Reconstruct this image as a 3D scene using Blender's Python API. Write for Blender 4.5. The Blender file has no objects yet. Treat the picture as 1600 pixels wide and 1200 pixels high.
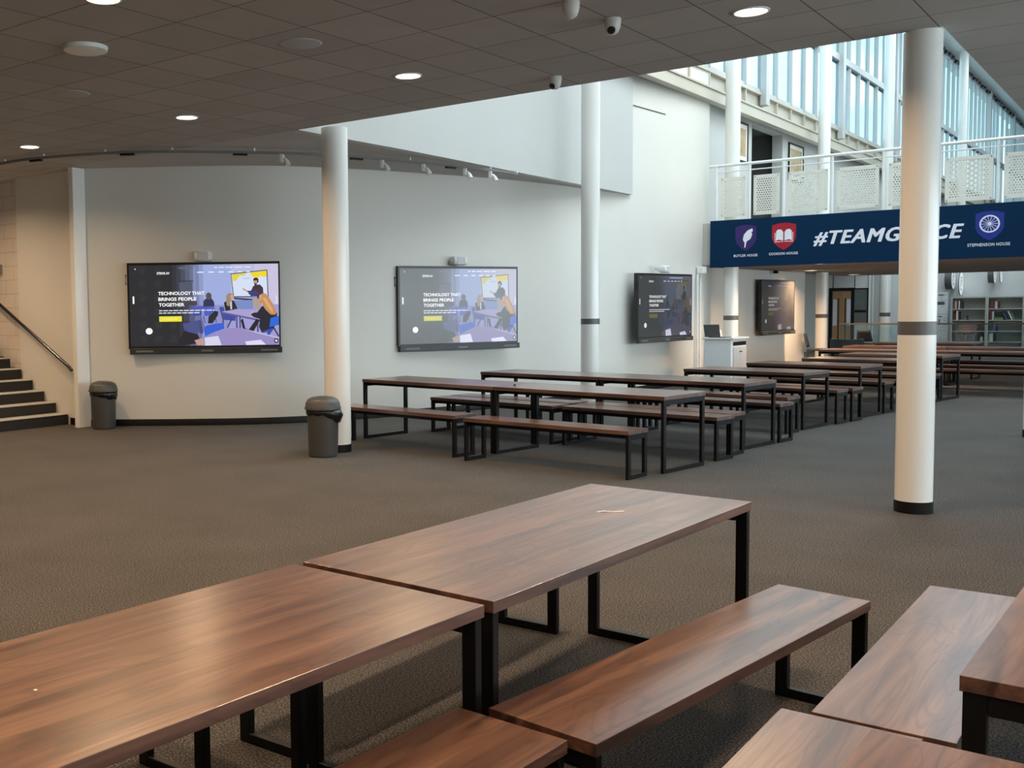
import bpy, bmesh, math, random
from mathutils import Vector, Matrix
random.seed(7)
R = math.radians
sc = bpy.context.scene
COL = sc.collection

# ------------------------------------------------------------------ camera
F_PX, PITCH, ROLL, EYE, PPX, PPY, A0 = 1637.57, .0619, -.0139, 1.6352, -302.66, -15.41, -.7001
def cam_axes():
    def b(v):  # camera-heading frame to building frame
        return Vector((v[0]*math.cos(A0)+v[1]*math.sin(A0), -v[0]*math.sin(A0)+v[1]*math.cos(A0), v[2]))
    R0 = b((1, 0, 0)); U0 = b((0, math.sin(PITCH), math.cos(PITCH))); F0 = b((0, math.cos(PITCH), -math.sin(PITCH)))
    c, s = math.cos(ROLL), math.sin(ROLL)
    return R0*c+U0*s, U0*c-R0*s, F0
rt, up, fw = cam_axes()
cd = bpy.data.cameras.new('camera'); cam = bpy.data.objects.new('camera', cd); COL.objects.link(cam)
M = Matrix.Identity(4)
for i in range(3):
    M[i][0], M[i][1], M[i][2] = rt[i], up[i], -fw[i]
M[2][3] = EYE
cam.matrix_world = M
cd.sensor_width = 36; cd.lens = F_PX/1600*36
cd.shift_x = -PPX/1600; cd.shift_y = PPY/1600
cd.clip_start = .05; cd.clip_end = 300
sc.camera = cam
# ------------------------------------------------------------------ view + world
sc.view_settings.view_transform = 'Standard'; sc.view_settings.look = 'None'
sc.view_settings.gamma = 1; sc.view_settings.use_curve_mapping = False
sc.view_settings.exposure = 0.0
SKY = 2.2
w = bpy.data.worlds.new('sky'); sc.world = w; w.use_nodes = True
nt = w.node_tree; nt.nodes.clear()
def N(nt, t, **k):
    n = nt.nodes.new(t)
    for a, b in k.items():
        setattr(n, a, b)
    return n
o = N(nt, 'ShaderNodeOutputWorld'); bg = N(nt, 'ShaderNodeBackground')
tc = N(nt, 'ShaderNodeTexCoord'); nz = N(nt, 'ShaderNodeTexNoise'); cr = N(nt, 'ShaderNodeValToRGB')
mp = N(nt, 'ShaderNodeMapping'); mp.inputs['Scale'].default_value = (2, 2, 5)
nz.inputs['Scale'].default_value = 2.2; nz.inputs['Detail'].default_value = 6
cr.color_ramp.elements[0].position = .42; cr.color_ramp.elements[0].color = (.50, .76, .88, 1)
cr.color_ramp.elements[1].position = .62; cr.color_ramp.elements[1].color = (.86, .97, 1.0, 1)
L = nt.links.new
L(tc.outputs['Generated'], mp.inputs[0]); L(mp.outputs[0], nz.inputs['Vector']); L(nz.outputs[0], cr.inputs[0])
L(cr.outputs[0], bg.inputs[0]); L(bg.outputs[0], o.inputs[0]); bg.inputs[1].default_value = SKY
# ------------------------------------------------------------------ unseen area lights added for daylight from above and the right
def area(name, loc, rot, sx, sy, power, col):
    l = bpy.data.lights.new(name, 'AREA'); l.shape = 'RECTANGLE'; l.size = sx; l.size_y = sy
    l.energy = power; l.color = col
    ob = bpy.data.objects.new(name, l); COL.objects.link(ob); ob.location = loc; ob.rotation_euler = rot
    return ob
area('rooflight_daylight', (-3.4, 22, 11.3), (0, R(14), 0), 3.4, 24, 800, (.86, .95, 1.0))
area('added_side_daylight', (-1.62, 20, 7.6), (0, R(82), 0), 5.5, 21, 760, (.88, .96, 1.0))  # added emitter in front of the solid upper right wall, no window there
area('far_rooflight_daylight', (-3.0, 46, 11.3), (0, R(14), 0), 3.4, 22, 650, (.86, .95, 1.0))
area('right_window_daylight', (4.8, 19, 2.1), (0, R(72), 0), 2.2, 26, 500, (.88, .96, 1.0)).data.spread = R(125)
area('added_near_daylight', (4.9, 1.0, 2.1), (0, R(88), 0), 2.0, 8.0, 45, (.86, .94, 1.0))  # unseen fill light added at the near right side
DOWN_W = 44          # each ceiling downlight
WARM = (1.0, .68, .41)

# ------------------------------------------------------------------ materials
MATS = {}
def mat(name, col, rough=.5, metal=0, var=0, vscale=8, spec=.5, bump=0, bscale=60, emit=None, estr=0):
    if name in MATS: return MATS[name]
    m = bpy.data.materials.new(name); m.use_nodes = True; nt = m.node_tree
    p = nt.nodes['Principled BSDF']; L = nt.links.new
    p.inputs['Base Color'].default_value = (*col, 1); p.inputs['Roughness'].default_value = rough
    p.inputs['Metallic'].default_value = metal; p.inputs['Specular IOR Level'].default_value = spec
    tc = N(nt, 'ShaderNodeTexCoord')
    nz = N(nt, 'ShaderNodeTexNoise'); nz.inputs['Scale'].default_value = vscale; nz.inputs['Detail'].default_value = 4
    L(tc.outputs['Object'], nz.inputs['Vector'])
    mx = N(nt, 'ShaderNodeMix', data_type='RGBA'); v = var if var else .03
    mx.inputs[6].default_value = (*[c*(1-v) for c in col], 1); mx.inputs[7].default_value = (*[min(1, c*(1+v)) for c in col], 1)
    L(nz.outputs[0], mx.inputs[0]); L(mx.outputs[2], p.inputs['Base Color'])
    if bump:
        n2 = N(nt, 'ShaderNodeTexNoise'); n2.inputs['Scale'].default_value = bscale; n2.inputs['Detail'].default_value = 3
        L(tc.outputs['Object'], n2.inputs['Vector'])
        b = N(nt, 'ShaderNodeBump'); b.inputs['Strength'].default_value = bump; b.inputs['Distance'].default_value = .01
        L(n2.outputs[0], b.inputs['Height']); L(b.outputs[0], p.inputs['Normal'])
    if emit:
        p.inputs['Emission Color'].default_value = (*emit, 1); p.inputs['Emission Strength'].default_value = estr
    MATS[name] = m
    return m
def srgb(r, g, b):
    f = lambda c: (c/255/12.92) if c/255 <= .04045 else ((c/255+.055)/1.055)**2.4
    return (f(r), f(g), f(b))

def walnut(name, dark, mid, light, rough):
    m = bpy.data.materials.new(name); m.use_nodes = True; nt = m.node_tree; L = nt.links.new
    p = nt.nodes['Principled BSDF']; p.inputs['Roughness'].default_value = rough; p.inputs['Specular IOR Level'].default_value = .9; p.inputs['Coat Weight'].default_value = .5; p.inputs['Coat Roughness'].default_value = .25
    tc = N(nt, 'ShaderNodeTexCoord'); oi = N(nt, 'ShaderNodeObjectInfo')
    ad = N(nt, 'ShaderNodeVectorMath', operation='ADD'); cx = N(nt, 'ShaderNodeCombineXYZ')
    ml = N(nt, 'ShaderNodeMath', operation='MULTIPLY'); ml.inputs[1].default_value = 37
    L(oi.outputs['Random'], ml.inputs[0]); L(ml.outputs[0], cx.inputs[0]); L(ml.outputs[0], cx.inputs[1])
    L(tc.outputs['Object'], ad.inputs[0]); L(cx.outputs[0], ad.inputs[1])
    mp = N(nt, 'ShaderNodeMapping'); mp.inputs['Scale'].default_value = (.55, 7, 7)
    L(ad.outputs[0], mp.inputs[0])
    n1 = N(nt, 'ShaderNodeTexNoise'); n1.inputs['Scale'].default_value = 1.6; n1.inputs['Detail'].default_value = 5
    n1.inputs['Distortion'].default_value = .9; L(mp.outputs[0], n1.inputs['Vector'])
    c = N(nt, 'ShaderNodeValToRGB'); e = c.color_ramp.elements
    e[0].position = .33; e[0].color = (*dark, 1); e[1].position = .68; e[1].color = (*light, 1)
    x = e.new(.48); x.color = (*mid, 1)
    L(n1.outputs[0], c.inputs[0])
    mp2 = N(nt, 'ShaderNodeMapping'); mp2.inputs['Scale'].default_value = (2.5, 110, 110); L(ad.outputs[0], mp2.inputs[0])
    n2 = N(nt, 'ShaderNodeTexNoise'); n2.inputs['Scale'].default_value = 1; n2.inputs['Detail'].default_value = 3
    L(mp2.outputs[0], n2.inputs['Vector'])
    r2 = N(nt, 'ShaderNodeMapRange'); r2.inputs[1].default_value = .3; r2.inputs[2].default_value = .7
    r2.inputs[3].default_value = .80; r2.inputs[4].default_value = 1.12; L(n2.outputs[0], r2.inputs[0])
    mp3 = N(nt, 'ShaderNodeMapping'); mp3.inputs['Scale'].default_value = (.5, 3.2, 3.2); L(ad.outputs[0], mp3.inputs[0])
    wv = N(nt, 'ShaderNodeTexNoise'); wv.inputs['Scale'].default_value = 2.3; wv.inputs['Detail'].default_value = 1; wv.inputs['Distortion'].default_value = 1.5
    L(mp3.outputs[0], wv.inputs['Vector'])
    ms = N(nt, 'ShaderNodeMath', operation='MULTIPLY'); ms.inputs[1].default_value = 34; L(wv.outputs[0], ms.inputs[0])
    sn = N(nt, 'ShaderNodeMath', operation='SINE'); L(ms.outputs[0], sn.inputs[0])
    r3 = N(nt, 'ShaderNodeMapRange'); r3.inputs[1].default_value = .55; r3.inputs[2].default_value = 1
    r3.inputs[3].default_value = 1; r3.inputs[4].default_value = .72; L(sn.outputs[0], r3.inputs[0])
    mm = N(nt, 'ShaderNodeMath', operation='MULTIPLY'); L(r2.outputs[0], mm.inputs[0]); L(r3.outputs[0], mm.inputs[1])
    sc_ = N(nt, 'ShaderNodeVectorMath', operation='SCALE'); L(c.outputs[0], sc_.inputs[0]); L(mm.outputs[0], sc_.inputs['Scale'])
    L(sc_.outputs[0], p.inputs['Base Color'])
    b = N(nt, 'ShaderNodeBump'); b.inputs['Strength'].default_value = .04; b.inputs['Distance'].default_value = .002
    L(n2.outputs[0], b.inputs['Height']); L(b.outputs[0], p.inputs['Normal'])
    MATS[name] = m
    return m
WOOD = walnut('walnut laminate', (.090, .037, .022), (.162, .076, .045), (.26, .135, .083), .28)
EDGE = walnut('walnut edge band', (.036, .015, .011), (.095, .040, .027), (.17, .080, .052), .4)

def carpet():
    m = bpy.data.materials.new('carpet'); m.use_nodes = True; nt = m.node_tree; L = nt.links.new
    p = nt.nodes['Principled BSDF']; p.inputs['Roughness'].default_value = .95; p.inputs['Specular IOR Level'].default_value = .15
    tc = N(nt, 'ShaderNodeTexCoord')
    n = N(nt, 'ShaderNodeTexNoise'); n.inputs['Scale'].default_value = 120; n.inputs['Detail'].default_value = 3
    n.inputs['Roughness'].default_value = .8
    L(tc.outputs['Object'], n.inputs['Vector'])
    c = N(nt, 'ShaderNodeValToRGB'); e = c.color_ramp.elements
    e[0].position = .38; e[0].color = (.012, .011, .0105, 1); e[1].position = .64; e[1].color = (.235, .222, .208, 1)
    x = e.new(.5); x.color = (.072, .067, .063, 1)
    L(n.outputs[0], c.inputs[0])
    n3 = N(nt, 'ShaderNodeTexNoise'); n3.inputs['Scale'].default_value = 1.3; n3.inputs['Detail'].default_value = 3
    L(tc.outputs['Object'], n3.inputs['Vector'])
    r = N(nt, 'ShaderNodeMapRange'); r.inputs[1].default_value = .3; r.inputs[2].default_value = .7
    r.inputs[3].default_value = .9; r.inputs[4].default_value = 1.08; L(n3.outputs[0], r.inputs[0])
    s = N(nt, 'ShaderNodeVectorMath', operation='SCALE'); L(c.outputs[0], s.inputs[0]); L(r.outputs[0], s.inputs['Scale'])
    L(s.outputs[0], p.inputs['Base Color'])
    b = N(nt, 'ShaderNodeBump'); b.inputs['Strength'].default_value = .35; b.inputs['Distance'].default_value = .004
    L(n.outputs[0], b.inputs['Height']); L(b.outputs[0], p.inputs['Normal'])
    return m
CARPET = carpet()

def tiles(name, c1, c2, line, bw, rh, ms, ox, oy, rough=.9, plane='XY', offset=0.0, bump=.0):
    m = bpy.data.materials.new(name); m.use_nodes = True; nt = m.node_tree; L = nt.links.new
    p = nt.nodes['Principled BSDF']; p.inputs['Roughness'].default_value = rough; p.inputs['Specular IOR Level'].default_value = .25
    tc = N(nt, 'ShaderNodeTexCoord'); mp = N(nt, 'ShaderNodeMapping')
    mp.inputs['Location'].default_value = (-ox, -oy, 0)
    if plane == 'XZ':
        sp = N(nt, 'ShaderNodeSeparateXYZ'); cb = N(nt, 'ShaderNodeCombineXYZ')
        L(tc.outputs['Object'], sp.inputs[0]); L(sp.outputs[0], cb.inputs[0]); L(sp.outputs[2], cb.inputs[1]); L(cb.outputs[0], mp.inputs[0])
    else:
        L(tc.outputs['Object'], mp.inputs[0])
    b = N(nt, 'ShaderNodeTexBrick'); b.offset = offset; b.squash = 1
    b.inputs['Color1'].default_value = (*c1, 1); b.inputs['Color2'].default_value = (*c2, 1); b.inputs['Mortar'].default_value = (*line, 1)
    b.inputs['Scale'].default_value = 1; b.inputs['Mortar Size'].default_value = ms; b.inputs['Mortar Smooth'].default_value = .2
    b.inputs['Brick Width'].default_value = bw; b.inputs['Row Height'].default_value = rh
    L(mp.outputs[0], b.inputs['Vector'])
    n = N(nt, 'ShaderNodeTexNoise'); n.inputs['Scale'].default_value = 2.5; n.inputs['Detail'].default_value = 6
    L(tc.outputs['Object'], n.inputs['Vector'])
    r = N(nt, 'ShaderNodeMapRange'); r.inputs[3].default_value = .92; r.inputs[4].default_value = 1.08; L(n.outputs[0], r.inputs[0])
    s = N(nt, 'ShaderNodeVectorMath', operation='SCALE'); L(b.outputs['Color'], s.inputs[0]); L(r.outputs[0], s.inputs['Scale'])
    L(s.outputs[0], p.inputs['Base Color'])
    bm_ = N(nt, 'ShaderNodeBump'); bm_.inputs['Strength'].default_value = .5; bm_.inputs['Distance'].default_value = .006
    bm_.invert = True; L(b.outputs['Fac'], bm_.inputs['Height']); L(bm_.outputs[0], p.inputs['Normal'])
    MATS[name] = m
    return m
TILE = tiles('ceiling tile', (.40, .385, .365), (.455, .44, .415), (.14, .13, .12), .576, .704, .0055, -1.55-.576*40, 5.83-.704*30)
BLOCK = tiles('painted block', (.66, .60, .53), (.70, .64, .57), (.50, .44, .38), .44, .215, .005, -20, 0, .7, 'XZ', .5)
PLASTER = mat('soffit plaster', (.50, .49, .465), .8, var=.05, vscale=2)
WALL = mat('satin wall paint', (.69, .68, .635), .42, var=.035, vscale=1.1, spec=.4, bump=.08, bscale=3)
WALLU = mat('darkened upper wall paint', (.52, .522, .505), .5, var=.03, vscale=1.3, bump=.1, bscale=3)  # same paint as the lower walls, darkened against the strong upper daylight
WHITE = mat('white gloss paint', (.80, .80, .77), .22, var=.02, vscale=3, spec=.6)
WHITEM = mat('white metal', (.78, .79, .78), .4, var=.03)
CREAM = mat('cream painted beam', (.50, .465, .385), .4, var=.06, vscale=1.5)
BLACK = mat('black powder coat', (.004, .004, .0045), .4, var=.1, spec=.25)
BLKP = mat('black plastic', (.012, .012, .013), .3, var=.1)
BASEB = mat('black skirting', (.006, .0055, .005), .35, var=.2, spec=.3)
BAND = mat('grey column band', (.105, .105, .105), .4, var=.12, vscale=20)
BIN = mat('grey bin plastic', (.060, .060, .057), .45, var=.08, vscale=4)
BAG = mat('black bin liner', (.008, .008, .008), .22, var=.3, bump=.9, bscale=30)
BLUE = mat('banner blue', srgb(0, 40, 72), .7, var=.03, spec=.15)
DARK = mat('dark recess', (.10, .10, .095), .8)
STAIR = mat('dark stair carpet', (.018, .017, .016), .8, var=.2, vscale=90)
NOSE = mat('pale stair nosing', (.52, .50, .47), .5, var=.08, vscale=30)
STEEL = mat('polished handrail', (.12, .12, .125), .2, metal=.9)
LAMP = mat('lit lamp diffuser', (1, .95, .85), .5, emit=(1.0, .87, .66), estr=9)

# ------------------------------------------------------------------ mesh helpers
class MB:
    def __init__(s): s.v = []; s.f = []; s.m = []
    def add(s, v, f, m=0):
        n = len(s.v); s.v += [tuple(x) for x in v]; s.f += [tuple(i+n for i in q) for q in f]; s.m += [m]*len(f); return s
    def box(s, a, b, m=0):
        x0, y0, z0 = [min(p, q) for p, q in zip(a, b)]; x1, y1, z1 = [max(p, q) for p, q in zip(a, b)]
        return s.add([(x0,y0,z0),(x1,y0,z0),(x1,y1,z0),(x0,y1,z0),(x0,y0,z1),(x1,y0,z1),(x1,y1,z1),(x0,y1,z1)],
              [(0,3,2,1),(4,5,6,7),(0,1,5,4),(1,2,6,5),(2,3,7,6),(3,0,4,7)], m)
    def prism(s, pts, z0, z1, m=0):
        n = len(pts)
        a = sum(pts[i][0]*pts[(i+1) % n][1]-pts[(i+1) % n][0]*pts[i][1] for i in range(n))
        if a < 0: pts = pts[::-1]
        v = [(x, y, z0) for x, y in pts]+[(x, y, z1) for x, y in pts]
        return s.add(v, [tuple(range(n-1, -1, -1)), tuple(range(n, 2*n))]+[(i, (i+1) % n, n+(i+1) % n, n+i) for i in range(n)], m)
    def tube(s, path, r, n=10, m=0, cap=True):
        path = [Vector(p) for p in path]; rings = []
        for i, p in enumerate(path):
            d = (path[min(i+1, len(path)-1)]-path[max(i-1, 0)]).normalized()
            u = d.cross(Vector((0, 0, 1)))
            if u.length < 1e-4: u = Vector((1, 0, 0))
            u.normalize(); w_ = d.cross(u)
            rr = r[i] if isinstance(r, (list, tuple)) else r
            rings.append([p+u*rr*math.cos(2*math.pi*k/n)+w_*rr*math.sin(2*math.pi*k/n) for k in range(n)])
        v = [q for rg in rings for q in rg]; f = []
        for i in range(len(path)-1):
            for k in range(n):
                a, b = i*n+k, i*n+(k+1) % n; f.append((a, a+n, b+n, b))
        if cap: f += [tuple(range(n)), tuple(range(len(v)-1, len(v)-n-1, -1))]
        return s.add(v, f, m)
    def lathe(s, prof, n=32, m=0, c=(0, 0, 0), sx=1, sy=1):
        v = []; f = []
        for r_, z in prof:
            v += [(c[0]+sx*r_*math.cos(2*math.pi*k/n), c[1]+sy*r_*math.sin(2*math.pi*k/n), c[2]+z) for k in range(n)]
        for i in range(len(prof)-1):
            for k in range(n):
                a, b = i*n+k, i*n+(k+1) % n; f.append((a, b, b+n, a+n))
        f += [tuple(range(n-1, -1, -1)), tuple(range(len(v)-n, len(v)))]
        return s.add(v, f, m)
    def sweep(s, line, prof, m=0):
        """line: plan points; prof: (offset, z) closed section, offset to the right-hand (room) side"""
        n = len(prof); v = []; f = []
        for i, p in enumerate(line):
            a = Vector(line[max(i-1, 0)]); b = Vector(line[min(i+1, len(line)-1)]); d = (b-a).normalized()
            nr = Vector((d.y, -d.x))
            v += [(p[0]+nr.x*o_, p[1]+nr.y*o_, z) for o_, z in prof]
        for i in range(len(line)-1):
            for k in range(n):
                a, b = i*n+k, i*n+(k+1) % n; f.append((a, b, b+n, a+n))
        f += [tuple(range(n-1, -1, -1)), tuple(range(len(v)-n, len(v)))]
        return s.add(v, f, m)
    def build(s, name, mats, parent=None, smooth=False, bevel=0, seg=2, loc=None):
        me = bpy.data.meshes.new(name); me.from_pydata(s.v, [], s.f); me.update()
        if not isinstance(mats, (list, tuple)): mats = [mats]
        for q in mats: me.materials.append(q)
        for p, mi in zip(me.polygons, s.m): p.material_index = mi
        bm = bmesh.new(); bm.from_mesh(me); bmesh.ops.recalc_face_normals(bm, faces=bm.faces); bm.to_mesh(me); bm.free()
        ob = bpy.data.objects.new(name, me); COL.objects.link(ob)
        if smooth:
            for p in me.polygons: p.use_smooth = True
            me.set_sharp_from_angle(angle=R(40))
        if bevel:
            b = ob.modifiers.new('bevel', 'BEVEL'); b.width = bevel; b.segments = seg; b.limit_method = 'ANGLE'
        if parent: ob.parent = parent
        if loc: ob.location = loc
        return ob
def tag(o, label=None, cat=None, group=None, kind=None):
    if label: o['label'] = label
    if cat: o['category'] = cat
    if group: o['group'] = group
    if kind: o['kind'] = kind
    return o
def thing(name, label, cat, loc=(0, 0, 0), rz=0, group=None):
    o = bpy.data.objects.new(name, None); COL.objects.link(o); o.location = loc; o.rotation_euler = (0, 0, rz)
    o.empty_display_size = .1
    return tag(o, label, cat, group)
def dup(root, loc, rz, label, group=None):
    r = root.copy(); COL.objects.link(r); r.location = loc; r.rotation_euler = (0, 0, rz); r['label'] = label
    if group: r['group'] = group
    for ch in list(root.children):
        c = ch.copy(); COL.objects.link(c); c.parent = r
        for g in list(ch.children):
            d = g.copy(); COL.objects.link(d); d.parent = c
    return r
def struct(o, label=None): return tag(o, label, kind='structure')
def bez(pts, n=6):
    out = []
    P_ = [Vector(p) for p in pts]
    for i in range(len(P_)-1):
        a, b, c, d = P_[max(i-1, 0)], P_[i], P_[i+1], P_[min(i+2, len(P_)-1)]
        for k in range(n):
            t = k/n
            out.append(tuple(.5*((2*b)+(c-a)*t+(2*a-5*b+4*c-d)*t*t+(3*b-a-3*c+d)*t**3)))
    out.append(tuple(P_[-1])); return out
def text_faces(body, size=1, bold=0, shear=0, space=1, align='LEFT'):
    cu = bpy.data.curves.new('t', 'FONT'); cu.body = body; cu.size = size; cu.offset = bold; cu.shear = shear
    cu.space_character = space; cu.align_x = align; cu.fill_mode = 'FRONT'; cu.resolution_u = 3
    ob = bpy.data.objects.new('t', cu); COL.objects.link(ob)
    dg = bpy.context.evaluated_depsgraph_get(); dg.update()
    me = bpy.data.meshes.new_from_object(ob.evaluated_get(dg))
    v = [(p.co.x, p.co.y) for p in me.vertices]; f = [tuple(p.vertices) for p in me.polygons]
    bpy.data.objects.remove(ob); bpy.data.meshes.remove(me); bpy.data.curves.remove(cu)
    return v, f
def fit_text(body, x0, x1, zb, zt, **k):
    """text faces scaled to the rectangle"""
    v, f = text_faces(body, **k)
    xs = [p[0] for p in v]; ys = [p[1] for p in v]
    a, b, c, d = min(xs), max(xs), min(ys), max(ys)
    return [(x0+(p[0]-a)/(b-a)*(x1-x0), zb+(p[1]-c)/(d-c)*(zt-zb)) for p in v], f

# ------------------------------------------------------------------ the setting
C = 3.664
struct(MB().box((-19, -6, -.1), (5, 73, 0)).build('floor', CARPET))
struct(MB().box((-19, -6, C), (5, 9.06, 3.98)).build('ceiling', TILE), 'low tiled ceiling in front of the open hall')
struct(MB().box((-1.53, 9.06, C), (5, 40, 3.98)).build('ceiling', TILE), 'low tiled ceiling right of the open hall')
ULINE = [(-7.88, 9.06), (-7.89, 9.96), (-7.90, 11.7), (-7.99, 14.5), (-8.04, 16.46), (-8.09, 18.64)]
ULB = bez(ULINE, 4)
WL = bez([(-12.2, 9.36), (-11.72, 9.72), (-10.9, 10.34), (-10.15, 11.06), (-9.64, 11.95), (-9.24, 12.95), (-8.62, 14.9), (-8.30, 16.9), (-8.14, 18.64)], 6)
WL2 = bez([(-8.14, 18.64), (-8.04, 20.5), (-7.99, 22.3)], 5)
WL3 = bez([(-7.99, 22.3), (-7.90, 25.0), (-7.78, 28.6)], 4)
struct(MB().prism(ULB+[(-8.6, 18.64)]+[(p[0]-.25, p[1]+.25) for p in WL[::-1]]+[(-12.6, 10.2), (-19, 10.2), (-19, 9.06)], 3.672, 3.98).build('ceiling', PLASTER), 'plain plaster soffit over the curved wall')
struct(MB().sweep(WL, [(0, 0), (0, 3.672), (-.2, 3.672), (-.2, 0)]).build('wall_left', WALL, smooth=True), 'long curved cream wall carrying the screens')
struct(MB().sweep(WL2, [(0, 0), (0, 6.5), (-.2, 6.5), (-.2, 0)]).build('wall_left', WALL, smooth=True), 'tall wall carrying the third screen')
struct(MB().sweep(WL3, [(0, 0), (0, 2.42), (-.2, 2.42), (-.2, 0)]).build('wall_left', WALL, smooth=True), 'wall under the bridge carrying the last screen')
for ln in (WL, WL2, WL3):
    struct(MB().sweep(ln, [(0.002, 0), (.002, .095), (.014, .095), (.018, .085), (.018, 0)]).build('baseboard_left', BASEB, smooth=True))
# upper wall standing on the soffit edge
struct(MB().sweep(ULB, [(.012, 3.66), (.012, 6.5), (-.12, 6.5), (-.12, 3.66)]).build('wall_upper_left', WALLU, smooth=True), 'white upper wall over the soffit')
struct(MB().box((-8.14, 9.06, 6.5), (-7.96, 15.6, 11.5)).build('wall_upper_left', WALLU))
struct(MB().sweep(WL2[:5], [(0, 5.300), (.012, 5.300), (.012, 5.315), (0, 5.315)]).build('trim_1', DARK), 'thin dark strip painted for the shadow of a shallow groove')  # raised dark strip stands for the shadow line of a groove
# upper gallery wall behind the bridge, with a doorway opening
g = MB()
g.box((-8.4, 22.3, 3.30), (-8.15, 25.5, 6.5)).box((-8.4, 27.85, 3.30), (-8.15, 50, 6.5)).box((-8.4, 25.5, 5.83), (-8.15, 27.85, 6.5))
struct(g.build('wall_gallery_left', WALLU))
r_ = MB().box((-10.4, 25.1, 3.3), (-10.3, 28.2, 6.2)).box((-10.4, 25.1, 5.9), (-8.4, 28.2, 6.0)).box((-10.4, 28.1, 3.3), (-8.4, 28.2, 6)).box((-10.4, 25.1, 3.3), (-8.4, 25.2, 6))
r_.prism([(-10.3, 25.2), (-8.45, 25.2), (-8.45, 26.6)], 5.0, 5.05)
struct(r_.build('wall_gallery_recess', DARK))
struct(MB().box((-8.4, 50, 3.3), (-8.15, 73, 6.5)).build('wall_gallery_left', WALLU))
# roof with its long rooflight opening, far walls
rf = MB().box((-8.6, 8.8, 11.5), (-5.6, 73, 11.7)).box((-1.0, 8.8, 11.5), (5, 73, 11.7)).box((-5.6, 8.8, 11.5), (-1, 9.6, 11.7)).box((-5.6, 60, 11.5), (-1, 73, 11.7))
struct(rf.build('ceiling_roof', WHITEM))
struct(MB().box((-1.55, 9.0, 3.98), (-1.4, 73, 11.5)).build('wall_upper_right', WALLU))
struct(MB().box((-8.14, 8.9, 3.98), (-1.4, 9.02, 11.5)).build('wall_upper_front', WALLU))
struct(MB().box((-9, 72.8, 0), (5, 73, 11.5)).build('wall_far', WALLU))
struct(MB().box((-10.2, 38.0, 0), (5, 38.2, 3.28)).build('wall_back', mat('back wall paint', (.66, .665, .66), .6, var=.03)))
struct(MB().box((-10.2, 38.2, 3.0), (5, 73, 3.28)).build('floor_upper', CARPET))
struct(MB().box((-10.2, 28.6, 0), (-10.0, 38, 3.28)).build('wall_back_left', WALL))
struct(MB().box((-10.0, 28.6, 0), (-7.98, 28.7, 2.42)).build('wall_back_return', WALL))
struct(MB().box((-8.4, 34, 3.0), (-10.2, 38.2, 3.28)).build('ceiling', PLASTER))
struct(MB().box((-19, -6.2, 0), (5, -6, 3.98)).build('wall_rear', WALL))
struct(MB().box((-19.2, -6, 0), (-19, 10, 3.98)).build('wall_side', WALL))
wr = MB().box((5, -6, 0), (5.2, 73, 1.0)).box((5, -6, 3.2), (5.2, 73, 4.0)).box((5, 6, 1), (5.2, 6.6, 3.2)).box((5, 32, 1), (5.2, 73, 3.2)).box((5, -6, 1), (5.2, -4, 3.2))
struct(wr.build('wall_right', WALL))

# bridge
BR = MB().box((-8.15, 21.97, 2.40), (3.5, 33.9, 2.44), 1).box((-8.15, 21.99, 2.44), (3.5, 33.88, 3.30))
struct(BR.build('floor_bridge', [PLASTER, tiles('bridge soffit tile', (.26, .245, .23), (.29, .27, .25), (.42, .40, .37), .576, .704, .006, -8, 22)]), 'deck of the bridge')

# ---- staircase
st = thing('staircase', 'dark carpeted stairs with pale nosings climbing at the far left', 'stairs', (-12.67, 7.2, 0))
for i in range(7):
    x1 = -.285*i; top = .158*(i+1)
    d = MB().box((x1-.285-(0 if i < 6 else 1.6), -2.0, 0 if i == 0 else .158*i-.05), (x1, 2.13, top-.012))
    d.build('step', STAIR, st)
    MB().box((x1-.283, -2.0, top-.012), (x1+.012, 2.13, top)).build('nosing', NOSE, st, bevel=.003)
MB().box((-3.3, -2, 1.1), (-2.9, 2.13, 1.32)).build('landing_riser', mat('landing riser', (.10, .10, .105), .6), st)
struct(MB().box((-13.85, 9.35, 0), (-12.2, 9.55, 3.672)).build('wall_stair', WALL))
struct(MB().box((-19, 9.42, 0), (-13.85, 9.6, 3.672)).build('wall_stair', BLOCK), 'painted block wall at the top of the stairs')
struct(MB().box((-12.62, 9.335, 0), (-12.2, 9.349, .10)).build('baseboard_stair', BASEB))
hr = thing('handrail', 'dark polished metal handrail sloping up the stair wall', 'handrail', (-12.5, 9.26, 0))
MB().tube([(.05, 0, .80), (-.03, 0, .86), (-1.95, 0, 1.90), (-2.6, 0, 2.25)], .024, 12).build('rail', STEEL, hr, smooth=True)
for k in (.35, 1.45):
    MB().tube([(-k, 0, .86+(k-.03)*.542-.02), (-k, .03, .86+k*.542-.075), (-k, .085, .86+k*.542-.075)], .007, 8).build('bracket', STEEL, hr, smooth=True)
tag(MB().box((-14.60, 9.36, 2.26), (-14.36, 9.42, 2.40)).build('wall_box', mat('grey box', (.25, .25, .25), .5), bevel=.006), 'small grey box fixed to the block wall above the handrail', 'wall box')
struct(MB().box((-12.235, 9.13, 0), (-12.14, 9.34, C)).build('trim_2', WHITE, bevel=.003), 'white square post beside the stairs')

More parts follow.
